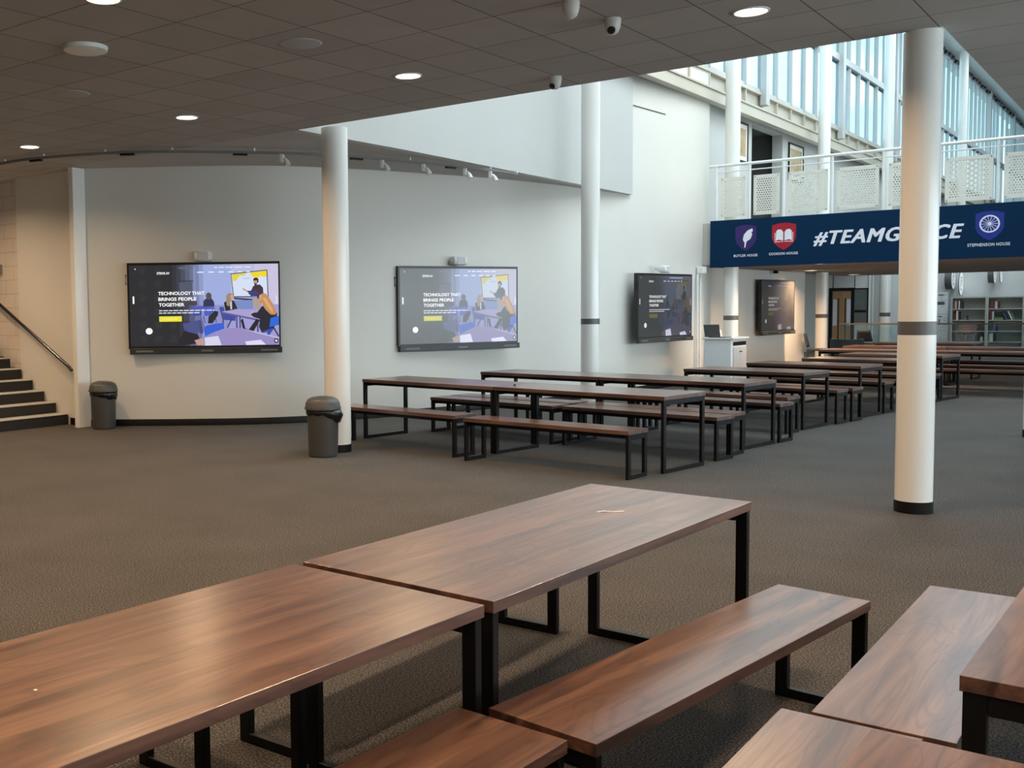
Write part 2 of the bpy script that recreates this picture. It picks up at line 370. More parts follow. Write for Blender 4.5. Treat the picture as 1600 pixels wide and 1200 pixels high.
# ------------------------------------------------------------------ columns
def column(x, y, r, top, label, band=True, z0=0, bandz=(1.36, 1.475), foot=True):
    c = thing('column', label, 'column', (x, y, z0), 0, 'round white columns')
    MB().lathe([(r, 0 if not foot else .09), (r, top-z0)], 48).build('shaft', WHITE, c, smooth=True)
    if foot: MB().lathe([(r+.004, 0), (r+.004, .088), (r+.0015, .0905)], 48).build('base_collar', BASEB, c, smooth=True)
    if band: MB().lathe([(r+.001, bandz[0]), (r+.002, bandz[0]+.001), (r+.002, bandz[1]-.001), (r+.001, bandz[1])], 48).build('band', BAND, c, smooth=True)
    return c
column(-1.673, 9.152, .132, C, 'thick round white column with grey band standing alone right of the far tables', bandz=(1.375, 1.478))
column(-7.556, 9.308, .150, 3.672, 'round white column right behind a grey bin, left end of the far benches', band=False)
column(-1.587+.13, 14.93, .135, C, 'white column cut by the right edge of the picture', bandz=(1.365, 1.46))
column(-7.5, 15.69, .146, 11.5, 'tall slim white column between the second and third screens', bandz=(1.335, 1.425))
column(-7.5, 22.27, .146, 11.5, 'tall white column beside the laptop cabinet, rising past the bridge', bandz=(1.29, 1.385))
column(-7.5, 29.1, .146, 11.5, 'warm-lit white column under the bridge beside the last screen', bandz=(1.23, 1.33))
column(-7.42, 35.8, .146, 11.5, 'far white column with a black band seen past the bridge in front of the glass screen', bandz=(1.17, 1.29))
for y, lab in ((42.4, 'white upper column against the high windows just right of the thick front column'), (49.0, 'white upper column against the far high windows, second from the right')):
    column(-7.5, y, .16, 11.5, lab, band=False, z0=3.28, foot=False)

# ------------------------------------------------------------------ high windows
GL = bpy.data.materials.new('window glass'); GL.use_nodes = True
nt = GL.node_tree; nt.nodes.clear(); oo = N(nt, 'ShaderNodeOutputMaterial'); mx = N(nt, 'ShaderNodeMixShader')
tr = N(nt, 'ShaderNodeBsdfTransparent'); gs = N(nt, 'ShaderNodeBsdfGlossy'); gs.inputs['Roughness'].default_value = .05
tr.inputs[0].default_value = (.86, .95, .97, 1); mx.inputs[0].default_value = .08
nt.links.new(tr.outputs[0], mx.inputs[1]); nt.links.new(gs.outputs[0], mx.inputs[2]); nt.links.new(mx.outputs[0], oo.inputs[0])
bays = [(15.69, 22.27), (22.27, 29.1), (29.1, 35.8), (35.8, 42.4), (42.4, 49.0), (49.0, 55.6), (55.6, 62.2), (62.2, 72)]
for bi, (a, b) in enumerate(bays):
    wn = thing('window_%d' % (bi+1), 'high window bay', 'window', (-8.05, a, 6.5)); del wn['category']; struct(wn, 'bay %d of the high windows' % (bi+1))
    ln = b-a; f = MB()
    f.box((-.04, 0, 0), (.06, ln, .09)).box((-.04, 0, 4.75), (.06, ln, 5.0))
    n = 6
    for k in range(0 if bi == 0 else 1, n+1):
        y = ln*k/n; wd = .035 if k not in (0, 3, n) else .02
        f.box((-.04, y-wd, .05), (.08, y+wd, 4.9))
        if k not in (0, 3, n): f.box((-.03, y+.20, .05), (0, y+.225, 4.9), 1)
    if a > 28: f.box((-.04, 0, 1.88), (.10, ln, 2.06)).box((-.05, 0, 1.84), (.0, ln, 1.88), 1)
    f.build('window_frame', [mat('window frame grey', (.46, .48, .49), .4), mat('dark gasket', (.10, .16, .2), .5)], wn, bevel=0)
    MB().box((0.0, .02, .05), (.012, ln-.02, 4.8)).build('pane', GL, wn)
    MB().box((.06, ln/2-.13, -.28), (.20, ln/2+.13, 5.0)).build('mullion_post', MATS['window frame grey'], wn, bevel=.01)
    pn = MB().box((-.05, 0, -.5), (.0, ln, .02))
    for k in range(0 if bi == 0 else 1, 7): pn.box((0, ln*k/6-.03, -.45), (.07, ln*k/6+.03, 0))
    pn.box((0, 0, -.05), (.09, ln, .02))
    pn.build('window_sill', CREAM, wn)
    dk = MB()
    for k in range(9):
        dk.box((.10, ln*(k+.15)/9, 4.83-.06*(k % 2)), (.16, ln*(k+.85)/9, 4.93-.03*(k % 2)))
    dk.build('blind_bracket', BLACK, wn)
struct(MB().box((-8.02, 14.0, 5.82), (-7.85, 50, 5.87)).box((-8.0, 14, 5.87), (-7.88, 50, 6.06)).box((-8.02, 14, 6.06), (-7.85, 50, 6.10)).build('trim_3', CREAM, bevel=.004), 'long cream beam under the high windows')

# ------------------------------------------------------------------ bridge railing and banner
post_x = [-7.709, -7.054, -6.394, -5.506, -4.619, -3.70, -2.803, -1.9]
rl = thing('bridge_railing', 'white railing with perforated panels along the bridge', 'railing', (0, 21.95, 3.30))
for x in post_x:
    MB().tube([(x, 0, -.05), (x, 0, 1.13)], .027, 12).build('post', WHITEM, rl, smooth=True)
MB().tube([(-7.85, 0, 1.15), (-1.7, 0, 1.15)], .03, 14).build('top_rail', WHITEM, rl, smooth=True)
MB().tube([(-7.70, .0, 1.02), (-1.7, .0, 1.02)], .012, 10).build('wire_rail', WHITEM, rl, smooth=True)
PERF = mat('perforated cream panel', (.74, .73, .66), .5, var=.04)
for k in range(len(post_x)-1):
    x0, x1 = post_x[k]+.085, post_x[k+1]-.075; z0, z1 = .105, .90
    b = MB(); mg = .05; pt = .044
    nx = int((x1-x0-2*mg)/pt); nz_ = int((z1-z0-2*mg)/pt)
    gx0 = x0+((x1-x0)-nx*pt)/2; gz0 = z0+((z1-z0)-nz_*pt)/2
    b.box((x0, -.004, z0), (gx0, .004, z1)).box((gx0+nx*pt, -.004, z0), (x1, .004, z1))
    b.box((gx0, -.004, z0), (gx0+nx*pt, .004, gz0)).box((gx0, -.004, gz0+nz_*pt), (gx0+nx*pt, .004, z1))
    h = pt/2; rr = .0125; K = 8
    sq = [(h, h), (0, h), (-h, h), (-h, 0), (-h, -h), (0, -h), (h, -h), (h, 0)]
    for j in range(nz_):
        if j % 2: b.add([(gx0, 0, gz0+j*pt), (gx0+h, 0, gz0+j*pt), (gx0+h, 0, gz0+(j+1)*pt), (gx0, 0, gz0+(j+1)*pt)], [(0, 1, 2, 3)]); xe = gx0+nx*pt; b.add([(xe-h, 0, gz0+j*pt), (xe, 0, gz0+j*pt), (xe, 0, gz0+(j+1)*pt), (xe-h, 0, gz0+(j+1)*pt)], [(0, 1, 2, 3)])
        for i in range(nx-(j % 2)):
            cx, cz = gx0+(i+.5+.5*(j % 2))*pt, gz0+(j+.5)*pt
            v = [(cx+p[0], 0, cz+p[1]) for p in sq]+[(cx+rr*math.cos(R(45+45*q)), 0, cz+rr*math.sin(R(45+45*q))) for q in range(8)]
            b.add(v, [(q, (q+1) % 8, 8+(q+1) % 8, 8+q) for q in range(8)])
    pn = b.build('panel', PERF, rl)
    for xx in (x0+.03, x1-.03):
        for zz in (z0+.03, z1-.03):
            MB().tube([(xx, -.014, zz), (xx, .014, zz)], .012, 8).build('clamp', mat('clamp grey', (.3, .3, .3), .4), pn)

bn = thing('banner', 'long dark blue banner with house shields and white lettering on the bridge', 'banner', (0, 21.905, 0))
MB().box((-7.81, -.012, 2.375), (-2.36, .012, 3.335)).build('backing', BLUE, bn, bevel=.003)
LW = mat('banner lettering', (.80, .82, .90), .5)
def flat(name, v, f, m, parent, y):
    b = MB(); b.add([(p[0], y, p[1]) for p in v], f); return b.build(name, m, parent)
def lett(name, body, x0, x1, zb, zt, **k):
    v, f = fit_text(body, x0, x1, zb, zt, **k); return flat(name, v, f, LW, bn, -.0142)
v, f = fit_text('#TEAMGRACE', -5.80, -3.305, 2.728, 3.004, shear=.28, space=1.12)
tb = MB()
for i, (dx, dz) in enumerate([(0, 0), (-.014, 0), (.014, 0), (-.007, 0), (.007, 0), (-.010, .006), (.010, -.006), (.010, .006), (-.010, -.006), (0, .006), (0, -.006)]):
    tb.add([(p[0]+dx, -.0142-.00002*i, p[1]+dz) for p in v], f)
tb.build('lettering', LW, bn)
lett('caption', 'BUTLER', -7.327, -7.088, 2.575, 2.625, bold=.02, space=1.15)
lett('caption', 'HOUSE', -7.060, -6.860, 2.575, 2.625, bold=.02, space=1.15)
lett('caption', 'COOKSON', -6.638, -6.338, 2.583, 2.633, bold=.02, space=1.15)
lett('caption', 'HOUSE', -6.308, -6.094, 2.583, 2.633, bold=.02, space=1.15)
lett('caption', 'STEPHENSON', -3.235, -2.826, 2.585, 2.64, bold=.02, space=1.15)
lett('caption', 'HOUSE', -2.797, -2.593, 2.585, 2.64, bold=.02, space=1.15)
def shield(cx, hw, zt, zb, m):
    pts = [(cx-hw, zt-.02), (cx-hw*.5, zt+.012), (cx, zt+.02), (cx+hw*.5, zt+.012), (cx+hw, zt-.02), (cx+hw, zt-(zt-zb)*.55), (cx+hw*.82, zt-(zt-zb)*.72), (cx+hw*.45, zt-(zt-zb)*.88), (cx, zb), (cx-hw*.45, zt-(zt-zb)*.88), (cx-hw*.82, zt-(zt-zb)*.72), (cx-hw, zt-(zt-zb)*.55)]
    return flat('shield', pts, [tuple(range(len(pts)))], m, bn, -.0132)
s1 = shield(-7.094, .205, 3.195, 2.69, mat('shield purple', srgb(42, 18, 96), .5)); s1['label'] = 'purple shield with a white quill'
q = [(-7.12, 2.76), (-7.10, 2.76), (-7.075, 2.88), (-7.00, 2.93), (-6.965, 3.02), (-6.985, 3.06), (-6.955, 3.08), (-6.965, 3.14), (-7.06, 3.10), (-7.13, 3.02), (-7.15, 2.93), (-7.135, 2.88), (-7.115, 2.87)]
flat('quill', q, [tuple(range(len(q)))], LW, s1, -.0142)
s2 = shield(-6.36, .225, 3.19, 2.68, mat('shield red', srgb(168, 8, 36), .5)); s2['label'] = 'red shield with a white open book'
for sg in (-1, 1):
    q = [(-6.36+sg*.012, 3.03), (-6.36+sg*.05, 3.08), (-6.36+sg*.11, 3.085), (-6.36+sg*.145, 3.05), (-6.36+sg*.155, 2.86), (-6.36+sg*.10, 2.885), (-6.36+sg*.012, 2.865)]
    flat('book_page', q, [tuple(range(len(q)))], LW, s2, -.0142)
    q = [(-6.36+sg*.162, 3.02), (-6.36+sg*.175, 3.02), (-6.36+sg*.172, 2.835), (-6.36+sg*.012, 2.84), (-6.36+sg*.012, 2.852), (-6.36+sg*.165, 2.848)]
    flat('book_cover', q, [tuple(range(len(q)))], LW, s2, -.0142)
s3 = shield(-2.905, .215, 3.18, 2.68, mat('shield blue', srgb(14, 42, 138), .5)); s3['label'] = 'blue shield with a white spoked wheel'
v = []; f = []; cx, cz = -2.905, 2.975
for k in range(40):
    a = 2*math.pi*k/40
    for rr in (.155, .130): v.append((cx+rr*math.cos(a), cz+rr*math.sin(a)))
for k in range(40):
    a, b = 2*k, 2*((k+1) % 40); f.append((a, b, b+1, a+1))
for k in range(14):
    a = 2*math.pi*k/14; dx, dz = math.cos(a), math.sin(a); n0 = len(v)
    v += [(cx+dx*.031-dz*.004, cz+dz*.031+dx*.004), (cx+dx*.031+dz*.004, cz+dz*.031-dx*.004), (cx+dx*.135+dz*.004, cz+dz*.135-dx*.004), (cx+dx*.135-dz*.004, cz+dz*.135+dx*.004)]
    f.append((n0, n0+1, n0+2, n0+3))
n0 = len(v); v += [(cx+.03*math.cos(R(30*k)), cz+.03*math.sin(R(30*k))) for k in range(12)]; f.append(tuple(range(n0, n0+12)))
flat('wheel', v, f, LW, s3, -.0142)
tag(MB().box((-7.985, 21.62, 2.26), (-7.84, 21.80, 2.40)).build('junction_box', WHITEM, bevel=.01), 'white box where the bridge meets the tall wall', 'junction box')
tag(MB().tube([(-7.955, 21.6, .1), (-7.955, 21.6, 2.25)], .022, 10).tube([(-7.955, 21.76, .1), (-7.955, 21.76, 2.25)], .022, 10).build('trunking', WHITEM, smooth=True), 'pair of thin white pipes down the wall left of the laptop cabinet', 'pipes')

# ------------------------------------------------------------------ tables and benches
def framed(kind, L_, W_, H_, label, group, top=.038):
    """top on two rectangular end loops, joined by an inset rail each side; origin at floor centre"""
    t = thing('cafeteria_table' if kind == 'table' else 'bench', label, kind, (0, 0, 0), 0, group)
    tp = MB().box((-L_/2, -W_/2, H_-top), (L_/2, W_/2, H_)); tp.m = [1, 0, 1, 1, 1, 1]
    tp.build('tabletop' if kind == 'table' else 'seat', [WOOD, EDGE], t, bevel=.0015, seg=2)
    hh = H_-top; s = .05; th = .032
    for sg in (-1, 1):
        xo = sg*(L_/2-.006); xi = xo-sg*th
        y0, y1 = -W_/2+.006, W_/2-.006
        b = MB().box((xo, y0, 0), (xi, y0+s, hh)).box((xo, y1-s, 0), (xi, y1, hh)).box((xo, y0+s, 0), (xi, y1-s, s*.8)).box((xo, y0+s, hh-s), (xi, y1-s, hh-.001))
        b.build('leg_frame', BLACK, t, bevel=.002, seg=1)
    rr = MB(); ins = .16 if kind == 'table' else .09
    for sy in (-1, 1):
        yy = sy*(W_/2-ins)
        rr.box((-L_/2+th+.007, yy-.012, hh-.045), (L_/2-th-.007, yy+.012, hh-.001))
    rr.build('rail', BLACK, t)
    return t
def place(kind, corner, yaw, L_, W_, H_, label, group=None, right=False):
    a = R(yaw); l = Vector((math.cos(a), math.sin(a))); wv = Vector((-math.sin(a), math.cos(a)))
    o = Vector(corner)-(l*L_ if right else Vector((0, 0)))
    c = o+l*L_/2+wv*W_/2
    t = framed(kind, L_, W_, H_, label, group); t.location = (c.x, c.y, 0); t.rotation_euler = (0, 0, a)
    return t
TL, TW, BL, BW = 2.085, .79, 1.94, .363
GN, GF, GBN, GBF = 'walnut tables in the foreground', 'walnut tables in the far rows', 'walnut benches in the foreground', 'walnut benches in the far rows'
T = lambda *a, **k: place('table', *a, **k)
B = lambda *a, **k: place('bench', *a, **k)
T((-1.608, 2.661), 87.2, TL, TW, .75, 'walnut-top table filling the lower left corner of the picture', GN, right=True)
T((-1.604, 2.707), 87.5, TL, TW, .75, 'walnut-top table in the middle foreground with a white scrap on it', GN)
T((.377, 2.815), 89, TL, TW, .75, 'walnut-top table at the lower right edge, its near black leg frame showing', GN)
T((.29, .285), 90, 2.07, TW, .75, 'walnut-top table whose far corner fills the bottom right corner', GN)
B((-1.208, 2.57), 82.7, BL, BW, .46, 'walnut bench along the right side of the middle foreground table', GBN)
B((-1.281, 2.548), 87, BL, BW, .46, 'walnut bench under the right side of the lower left table, cut by the bottom edge', GBN, right=True)
B((-.463, 3.16), 90, 1.73, BW, .46, 'walnut bench along the left side of the table at the lower right edge', GBN)
B((-.522, 1.2), 90.5, 1.94, BW, .46, 'walnut bench at the bottom edge, end to end with the lower right bench', GBN)
B((-2.405, 2.77), 90, BL, .355, .46, 'bench behind the middle foreground table, only its black legs showing', GBN)
B((-2.55, .5), 90, BL, .355, .46, 'bench behind the lower left table, only its black legs showing', GBN)
def pair(kind, R_, yaw, L_, W_, H_, la, lb, group, gap=.012):
    place(kind, R_, yaw, L_, W_, H_, lb, group, right=True)
    a = R(yaw); l = Vector((math.cos(a), math.sin(a)))
    place(kind, Vector(R_)-l*(L_+gap), yaw, L_, W_, H_, la, group, right=True)
T((-8.056, 10.419), -8.47, TL, TW, .75, 'left table of the nearest far row, beside the white column', GF)
a = R(-8.47); T((-8.056+2.095*math.cos(a), 10.419+2.095*math.sin(a)), -8.47, TL, TW, .75, 'right table of the nearest far row', GF)
B((-6.17, 9.60), -8, BL, BW, .46, 'bench in front of the nearest far row, its left end behind the column', GBF, right=True)
B((-5.973, 9.467), -5.8, BL, BW, .46, 'bench in front of the nearest far row, the one standing furthest forward', GBF)
B((-5.82, 11.16), -9, BL, BW, .46, 'bench behind the left table of the nearest far row', GBF, right=True)
B((-3.80, 10.90), -9, BL, BW, .46, 'bench behind the right table of the nearest far row', GBF, right=True)
pair('bench', (-3.82, 11.33), -8, 1.90, BW, .46, 'bench in front of the left table of the second far row', 'bench in front of the right table of the second far row', GBF, .10)
pair('table', (-3.859, 11.92), -8, 1.865, TW, .745, 'left table of the second far row', 'right table of the second far row', GF)
pair('bench', (-3.72, 12.76), -8, 1.80, BW, .46, 'bench behind the left table of the second far row', 'bench behind the right table of the second far row', GBF, .05)
B((-3.90, 13.66), -8, 1.66, BW, .46, 'bench on the near side of the third far row table', GBF, right=True)
T((-3.857, 14.2), -8, 1.66, TW, .735, 'single table of the third far row', GF, right=True)
B((-3.68, 15.10), -8, 1.66, BW, .46, 'bench on the far side of the third far row table', GBF, right=True)
B((-3.60, 15.56), -8, 1.66, BW, .46, 'bench on the near side of the fourth far row table', GBF, right=True)
T((-3.616, 16.06), -8, 1.65, TW, .735, 'single table of the fourth far row', GF, right=True)
B((-3.49, 16.93), -8, 1.65, BW, .46, 'bench on the far side of the fourth far row table', GBF, right=True)
B((-3.35, 17.35), -8, 1.65, BW, .46, 'bench on the near side of the fifth far row table', GBF, right=True)
T((-3.30, 17.78), -8, 1.65, TW, .735, 'single table of the fifth far row, its right end behind the thick column', GF, right=True)
B((-3.30, 18.66), -8, 1.65, BW, .46, 'bench on the far side of the fifth far row table', GBF, right=True)
B((-3.25, 19.12), -8, 1.65, BW, .46, 'bench on the near side of the sixth far row table', GBF, right=True)
T((-3.20, 19.56), -10, 1.65, TW, .735, 'single table of the sixth far row, its end showing right of the thick column', GF, right=True)
pair('bench', (-1.85, 20.72), -4, 1.86, BW, .45, 'left bench on the near side of the seventh far row', 'right bench on the near side of the seventh far row', GBF, .02)
pair('table', (-1.85, 21.15), -4, 1.86, TW, .735, 'left table of the seventh far row, partly under the bridge', 'right table of the seventh far row, behind the right edge column', GF)
pair('bench', (-1.9, 22.05), -4, 1.86, BW, .45, 'left bench on the far side of the seventh far row', 'right bench on the far side of the seventh far row', GBF, .02)
pair('table', (-1.85, 22.95), -4, 1.86, TW, .74, 'left table of the eighth far row under the bridge', 'right table of the eighth far row under the bridge', GF)
pair('bench', (-1.9, 23.85), -4, 1.86, BW, .45, 'left bench on the far side of the eighth far row', 'right bench on the far side of the eighth far row', GBF, .02)
T((-3.565, 25.1), -3, 1.86, TW, .75, 'last single table before the glass screen', GF, right=True)
# litter on the middle foreground table
tag(MB().tube([(-1.955, 4.16, .7515), (-1.935, 4.19, .753), (-1.90, 4.20, .7515), (-1.87, 4.24, .7525)], .003, 6).build('paper_scrap', mat('white paper', (.85, .85, .83), .8), smooth=True), 'thin white paper scrap lying on the middle foreground table', 'scrap')
tag(MB().lathe([(.004, 0), (.005, .002), (.002, .003)], 8, c=(-2.07, 1.41, .7503)).build('crumb', mat('white crumb', (.8, .78, .7), .8)), 'tiny pale crumb on the lower left table', 'crumb')
tag(MB().lathe([(.012, 0), (.014, .012), (.006, .02)], 10, c=(-5.85, 10.35, .7503)).build('bottle_cap', BLKP), 'small dark cap on the nearest far row of tables', 'bottle cap')

# ------------------------------------------------------------------ bins
def bin_(x, y, rz, label, full):
    t = thing('waste_bin', label, 'bin', (x, y, 0), rz, 'grey plastic waste bins')
    MB().lathe([(.150, 0), (.158, .01), (.162, .03), (.178, .50), (.180, .515)], 40).build('body', BIN, t, smooth=True)
    n = 40; b = MB(); v = []; f = []
    prof = [(.182, .47), (.19, .50), (.186, .53)]
    for j, (r_, z) in enumerate(prof):
        for k in range(n):
            a_ = 2*math.pi*k/n; am = max(0, math.cos(a_))**1.5*full
            wob = 1+.02*math.sin(7*a_+j*2)+.012*math.sin(17*a_+j)
            v.append(((r_+am*.024*(1 if j == 1 else .4))*math.cos(a_)*wob, (r_+am*.02)*math.sin(a_)*wob, z-(am*.075+.008*math.sin(9*a_) if j == 0 else (am*.03 if j == 1 else 0))))
    for j in range(2):
        for k in range(n): f.append((j*n+k, j*n+(k+1) % n, (j+1)*n+(k+1) % n, (j+1)*n+k))
    b.add(v, f); ob = b.build('bin_liner', BAG, t, smooth=True); sm = ob.modifiers.new('thick', 'SOLIDIFY'); sm.thickness = .003
    MB().lathe([(.188, .525), (.202, .527), (.204, .545), (.196, .56), (.190, .60), (.165, .64), (.12, .662), (.06, .670), (.01, .671)], 40).build('lid', BIN, t, smooth=True)
    MB().add([(-.06, -.15, .648), (.06, -.15, .648), (.05, -.06, .677), (-.05, -.06, .677), (-.06, -.16, .62), (.06, -.16, .62)], [(0, 1, 2, 3), (0, 4, 5, 1)]).build('lid_flap', BIN, t)
    return t
bin_(-11.76, 9.27, R(20), 'grey lidded bin against the white post by the stairs', .7)
bin_(-7.44, 8.90, R(40), 'grey lidded bin in front of the round column, liner spilling out', 1.3)

# ------------------------------------------------------------------ screens
def srgb255(c): return (*srgb(*c), 1)
def screen_mesh():
    """picture in crop pixels: x 120..1455, y 200..920"""
    P_ = []
    def poly(pts, col): P_.append((pts, col))
    def rect(x0, y0, x1, y1, col): poly([(x0, y0), (x1, y0), (x1, y1), (x0, y1)], col)
    def ell(cx, cy, rx, ry, col, n=14): poly([(cx+rx*math.cos(2*math.pi*k/n), cy+ry*math.sin(2*math.pi*k/n)) for k in range(n)], col)
    rect(120, 200, 1455, 920, (34, 36, 42))
    xs = [500, 540, 580, 620, 660, 700, 740, 780, 1030, 1240, 1455]; cs = [(44, 47, 56), (56, 60, 72), (72, 77, 94), (88, 94, 118), (104, 112, 142), (118, 128, 166), (140, 152, 196), (158, 172, 222), (184, 188, 224), (200, 194, 222)]
    for x0, x1, c in zip(xs, xs[1:], cs): rect(x0, 200, x1, 600, c)
    xs = [560, 600, 650, 700, 760, 1000, 1455]; cs = [(46, 48, 60), (60, 63, 84), (84, 88, 122), (110, 114, 160), (140, 146, 200), (158, 156, 212)]
    for x0, x1, c in zip(xs, xs[1:], cs): rect(x0, 560, x1, 920, c)
    rect(560, 220, 700, 236, (96, 102, 124)); rect(690, 215, 712, 560, (126, 140, 182)); rect(555, 340, 690, 350, (52, 54, 66)); rect(565, 355, 680, 500, (80, 84, 106)); rect(735, 215, 742, 560, (120, 134, 180)); rect(590, 520, 720, 560, (70, 62, 74))
    for i in range(4):
        for j in range(6):
            if 2 <= j <= 3 and i > 1: continue
            rect(205+i*135, 215+j*122, 262+i*135, 275+j*122, (42, 44, 50)) if i < 2 or j > 3 else None
    poly([(1028, 283), (1357, 252), (1365, 498), (1048, 492)], (38, 40, 48)); poly([(1034, 290), (1350, 260), (1357, 488), (1054, 484)], (212, 222, 244))
    poly([(1038, 292), (1168, 279), (1150, 306), (1118, 300), (1095, 318), (1072, 352), (1042, 348)], (226, 208, 60)); poly([(1200, 276), (1350, 261), (1352, 312), (1318, 318), (1300, 300), (1268, 330), (1225, 312)], (240, 214, 34))
    rect(1140, 325, 1205, 330, (160, 170, 200)); poly([(1050, 494), (1225, 508), (1225, 526), (1056, 512)], (54, 58, 98))
    rect(1055, 520, 1225, 600, (120, 140, 196))
    # chairs and far table
    poly([(668, 575), (872, 562), (878, 585), (672, 600)], (74, 88, 176)); poly([(672, 600), (760, 596), (758, 650), (690, 655)], (58, 74, 160)); poly([(780, 592), (882, 588), (884, 650), (785, 656)], (72, 92, 188))
    poly([(740, 655), (756, 655), (790, 770), (776, 770)], (96, 100, 150)); poly([(770, 655), (782, 655), (794, 720), (784, 720)], (84, 92, 150)); poly([(876, 655), (888, 655), (896, 715), (886, 715)], (84, 92, 150))
    # students and teacher
    poly([(780, 520), (805, 500), (850, 498), (874, 530), (878, 570), (775, 572)], (44, 48, 84)); ell(826, 478, 27, 30, (112, 96, 92)); poly([(806, 470), (826, 446), (850, 462), (852, 500), (812, 500)], (84, 72, 72)); poly([(822, 662), (880, 612), (912, 618), (906, 650), (858, 722), (816, 722)], (36, 36, 48))
    poly([(1217, 500), (1286, 505), (1290, 598), (1262, 600), (1240, 585), (1226, 560)], (172, 156, 140)); poly([(1222, 404), (1246, 384), (1290, 384), (1316, 412), (1320, 480), (1288, 512), (1232, 500)], (66, 46, 62))
    poly([(1168, 436), (1206, 438), (1226, 404), (1240, 420), (1214, 460), (1178, 450)], (66, 46, 62)); poly([(1128, 412), (1150, 418), (1172, 436), (1168, 446), (1140, 430)], (196, 156, 138)); ell(1252, 358, 21, 26, (192, 154, 134)); poly([(1230, 350), (1232, 328), (1256, 320), (1276, 332), (1277, 362), (1266, 366), (1262, 344)], (38, 30, 34)); poly([(1236, 372), (1262, 372), (1256, 388), (1242, 388)], (70, 50, 46))
    poly([(1180, 458), (1246, 432), (1282, 462), (1218, 494)], (52, 62, 122)); poly([(1220, 486), (1262, 488), (1262, 508), (1224, 508)], (150, 150, 180))
    poly([(962, 540), (996, 522), (1050, 520), (1070, 560), (1084, 600), (1060, 628), (976, 614)], (36, 35, 42)); poly([(1016, 520), (1034, 528), (1036, 600), (1020, 600)], (200, 200, 214)); poly([(986, 560), (984, 480), (1006, 456), (1040, 460), (1052, 486), (1028, 510), (1012, 570), (996, 572)], (158, 132, 108)); ell(1036, 488, 17, 22, (196, 160, 142)); poly([(1060, 596), (1110, 608), (1108, 626), (1060, 622)], (198, 162, 146))
    poly([(918, 580), (958, 576), (976, 640), (1068, 656), (1062, 704), (946, 690)], (62, 72, 158)); poly([(1020, 690), (1036, 690), (996, 764), (984, 760)], (60, 64, 96))
    poly([(938, 620), (1100, 596), (1314, 668), (1306, 690), (1280, 700)], (168, 158, 206)); poly([(938, 620), (1280, 692), (1306, 688), (1306, 700), (1280, 708), (938, 634)], (92, 90, 146))
    for x0 in (945, 1068, 1098, 1256): rect(x0, 636+(x0-938)*.19, x0+14, 700+(x0-938)*.28+30, (76, 78, 126))
    poly([(1112, 700), (1130, 680), (1150, 770), (1220, 800), (1160, 790), (1128, 770)], (30, 28, 34)); poly([(1176, 790), (1250, 690), (1284, 700), (1224, 800)], (30, 28, 36))
    poly([(1204, 650), (1216, 634), (1262, 630), (1300, 580), (1330, 572), (1440, 640), (1424, 740), (1392, 800), (1300, 812), (1274, 760), (1284, 690), (1230, 672)], (34, 33, 44)); poly([(1286, 560), (1278, 500), (1300, 466), (1338, 462), (1362, 492), (1400, 550), (1436, 632), (1420, 654), (1380, 650), (1330, 600), (1308, 550)], (196, 140, 92)); poly([(1310, 500), (1340, 500), (1400, 600), (1400, 640), (1350, 580)], (216, 166, 112)); ell(1292, 498, 13, 26, (200, 160, 140)); poly([(1198, 628), (1222, 612), (1232, 628), (1212, 640)], (206, 172, 156))
    poly([(1380, 682), (1455, 662), (1455, 742), (1368, 764)], (42, 100, 214)); poly([(1300, 800), (1400, 770), (1390, 800), (1356, 850), (1340, 850), (1350, 806)], (50, 76, 170)); poly([(1400, 770), (1412, 765), (1455, 840), (1448, 852)], (32, 36, 60))
    # front
    poly([(588, 722), (744, 688), (750, 744), (720, 820), (640, 800), (598, 770)], (72, 80, 134)); poly([(736, 690), (750, 690), (775, 790), (760, 820), (735, 800)], (64, 70, 120))
    poly([(776, 764), (800, 742), (900, 722), (958, 722), (962, 770), (870, 800), (788, 838)], (52, 92, 208))
    poly([(780, 848), (1000, 768), (1112, 768), (1455, 856), (1455, 920), (780, 920)], (150, 138, 192)); poly([(1112, 768), (1300, 816), (1455, 856), (1455, 866), (1240, 810)], (196, 196, 226))
    poly([(782, 850), (906, 834), (936, 918), (786, 920)], (212, 212, 236)); poly([(1146, 888), (1290, 874), (1336, 918), (1160, 920)], (218, 218, 240))
    poly([(545, 900), (560, 850), (600, 786), (720, 818), (742, 862), (700, 900), (560, 920)], (28, 28, 36)); poly([(690, 872), (760, 852), (780, 878), (774, 912), (720, 916)], (192, 152, 138))
    # page furniture
    W_ = (250, 250, 252)
    ell(285, 785, 31, 29, W_, 24); rect(143, 474, 158, 540, W_); ell(1428, 884, 20, 21, (20, 22, 30), 18); ell(1428, 884, 10, 10, W_, 12); rect(1432, 480, 1440, 560, (230, 230, 245))
    rect(378, 655, 581, 702, (236, 226, 58)); rect(412, 676, 545, 683, (244, 238, 150))
    x = 378
    for k in range(11):
        wd = 30+((k*37) % 24); rect(x, 600, min(x+wd, 880), 609, (222, 224, 236)); x += wd+8
    x = 378
    for k in range(8):
        wd = 28+((k*29) % 26); rect(x, 621, min(x+wd, 758), 630, (222, 224, 236)); x += wd+8
    for x0, x1 in ((880, 910), (922, 968), (980, 1044), (1060, 1136), (1150, 1210)): rect(x0, 222, x1, 231, (226, 230, 246))
    for x0, x1 in ((726, 786), (828, 878), (918, 966), (1004, 1054), (1092, 1130), (1170, 1200)): rect(x0, 263, x1, 272, (236, 238, 250))
    poly([(165, 224), (178, 232), (172, 242)], W_)
    return P_
SCR = screen_mesh()
S = .00159
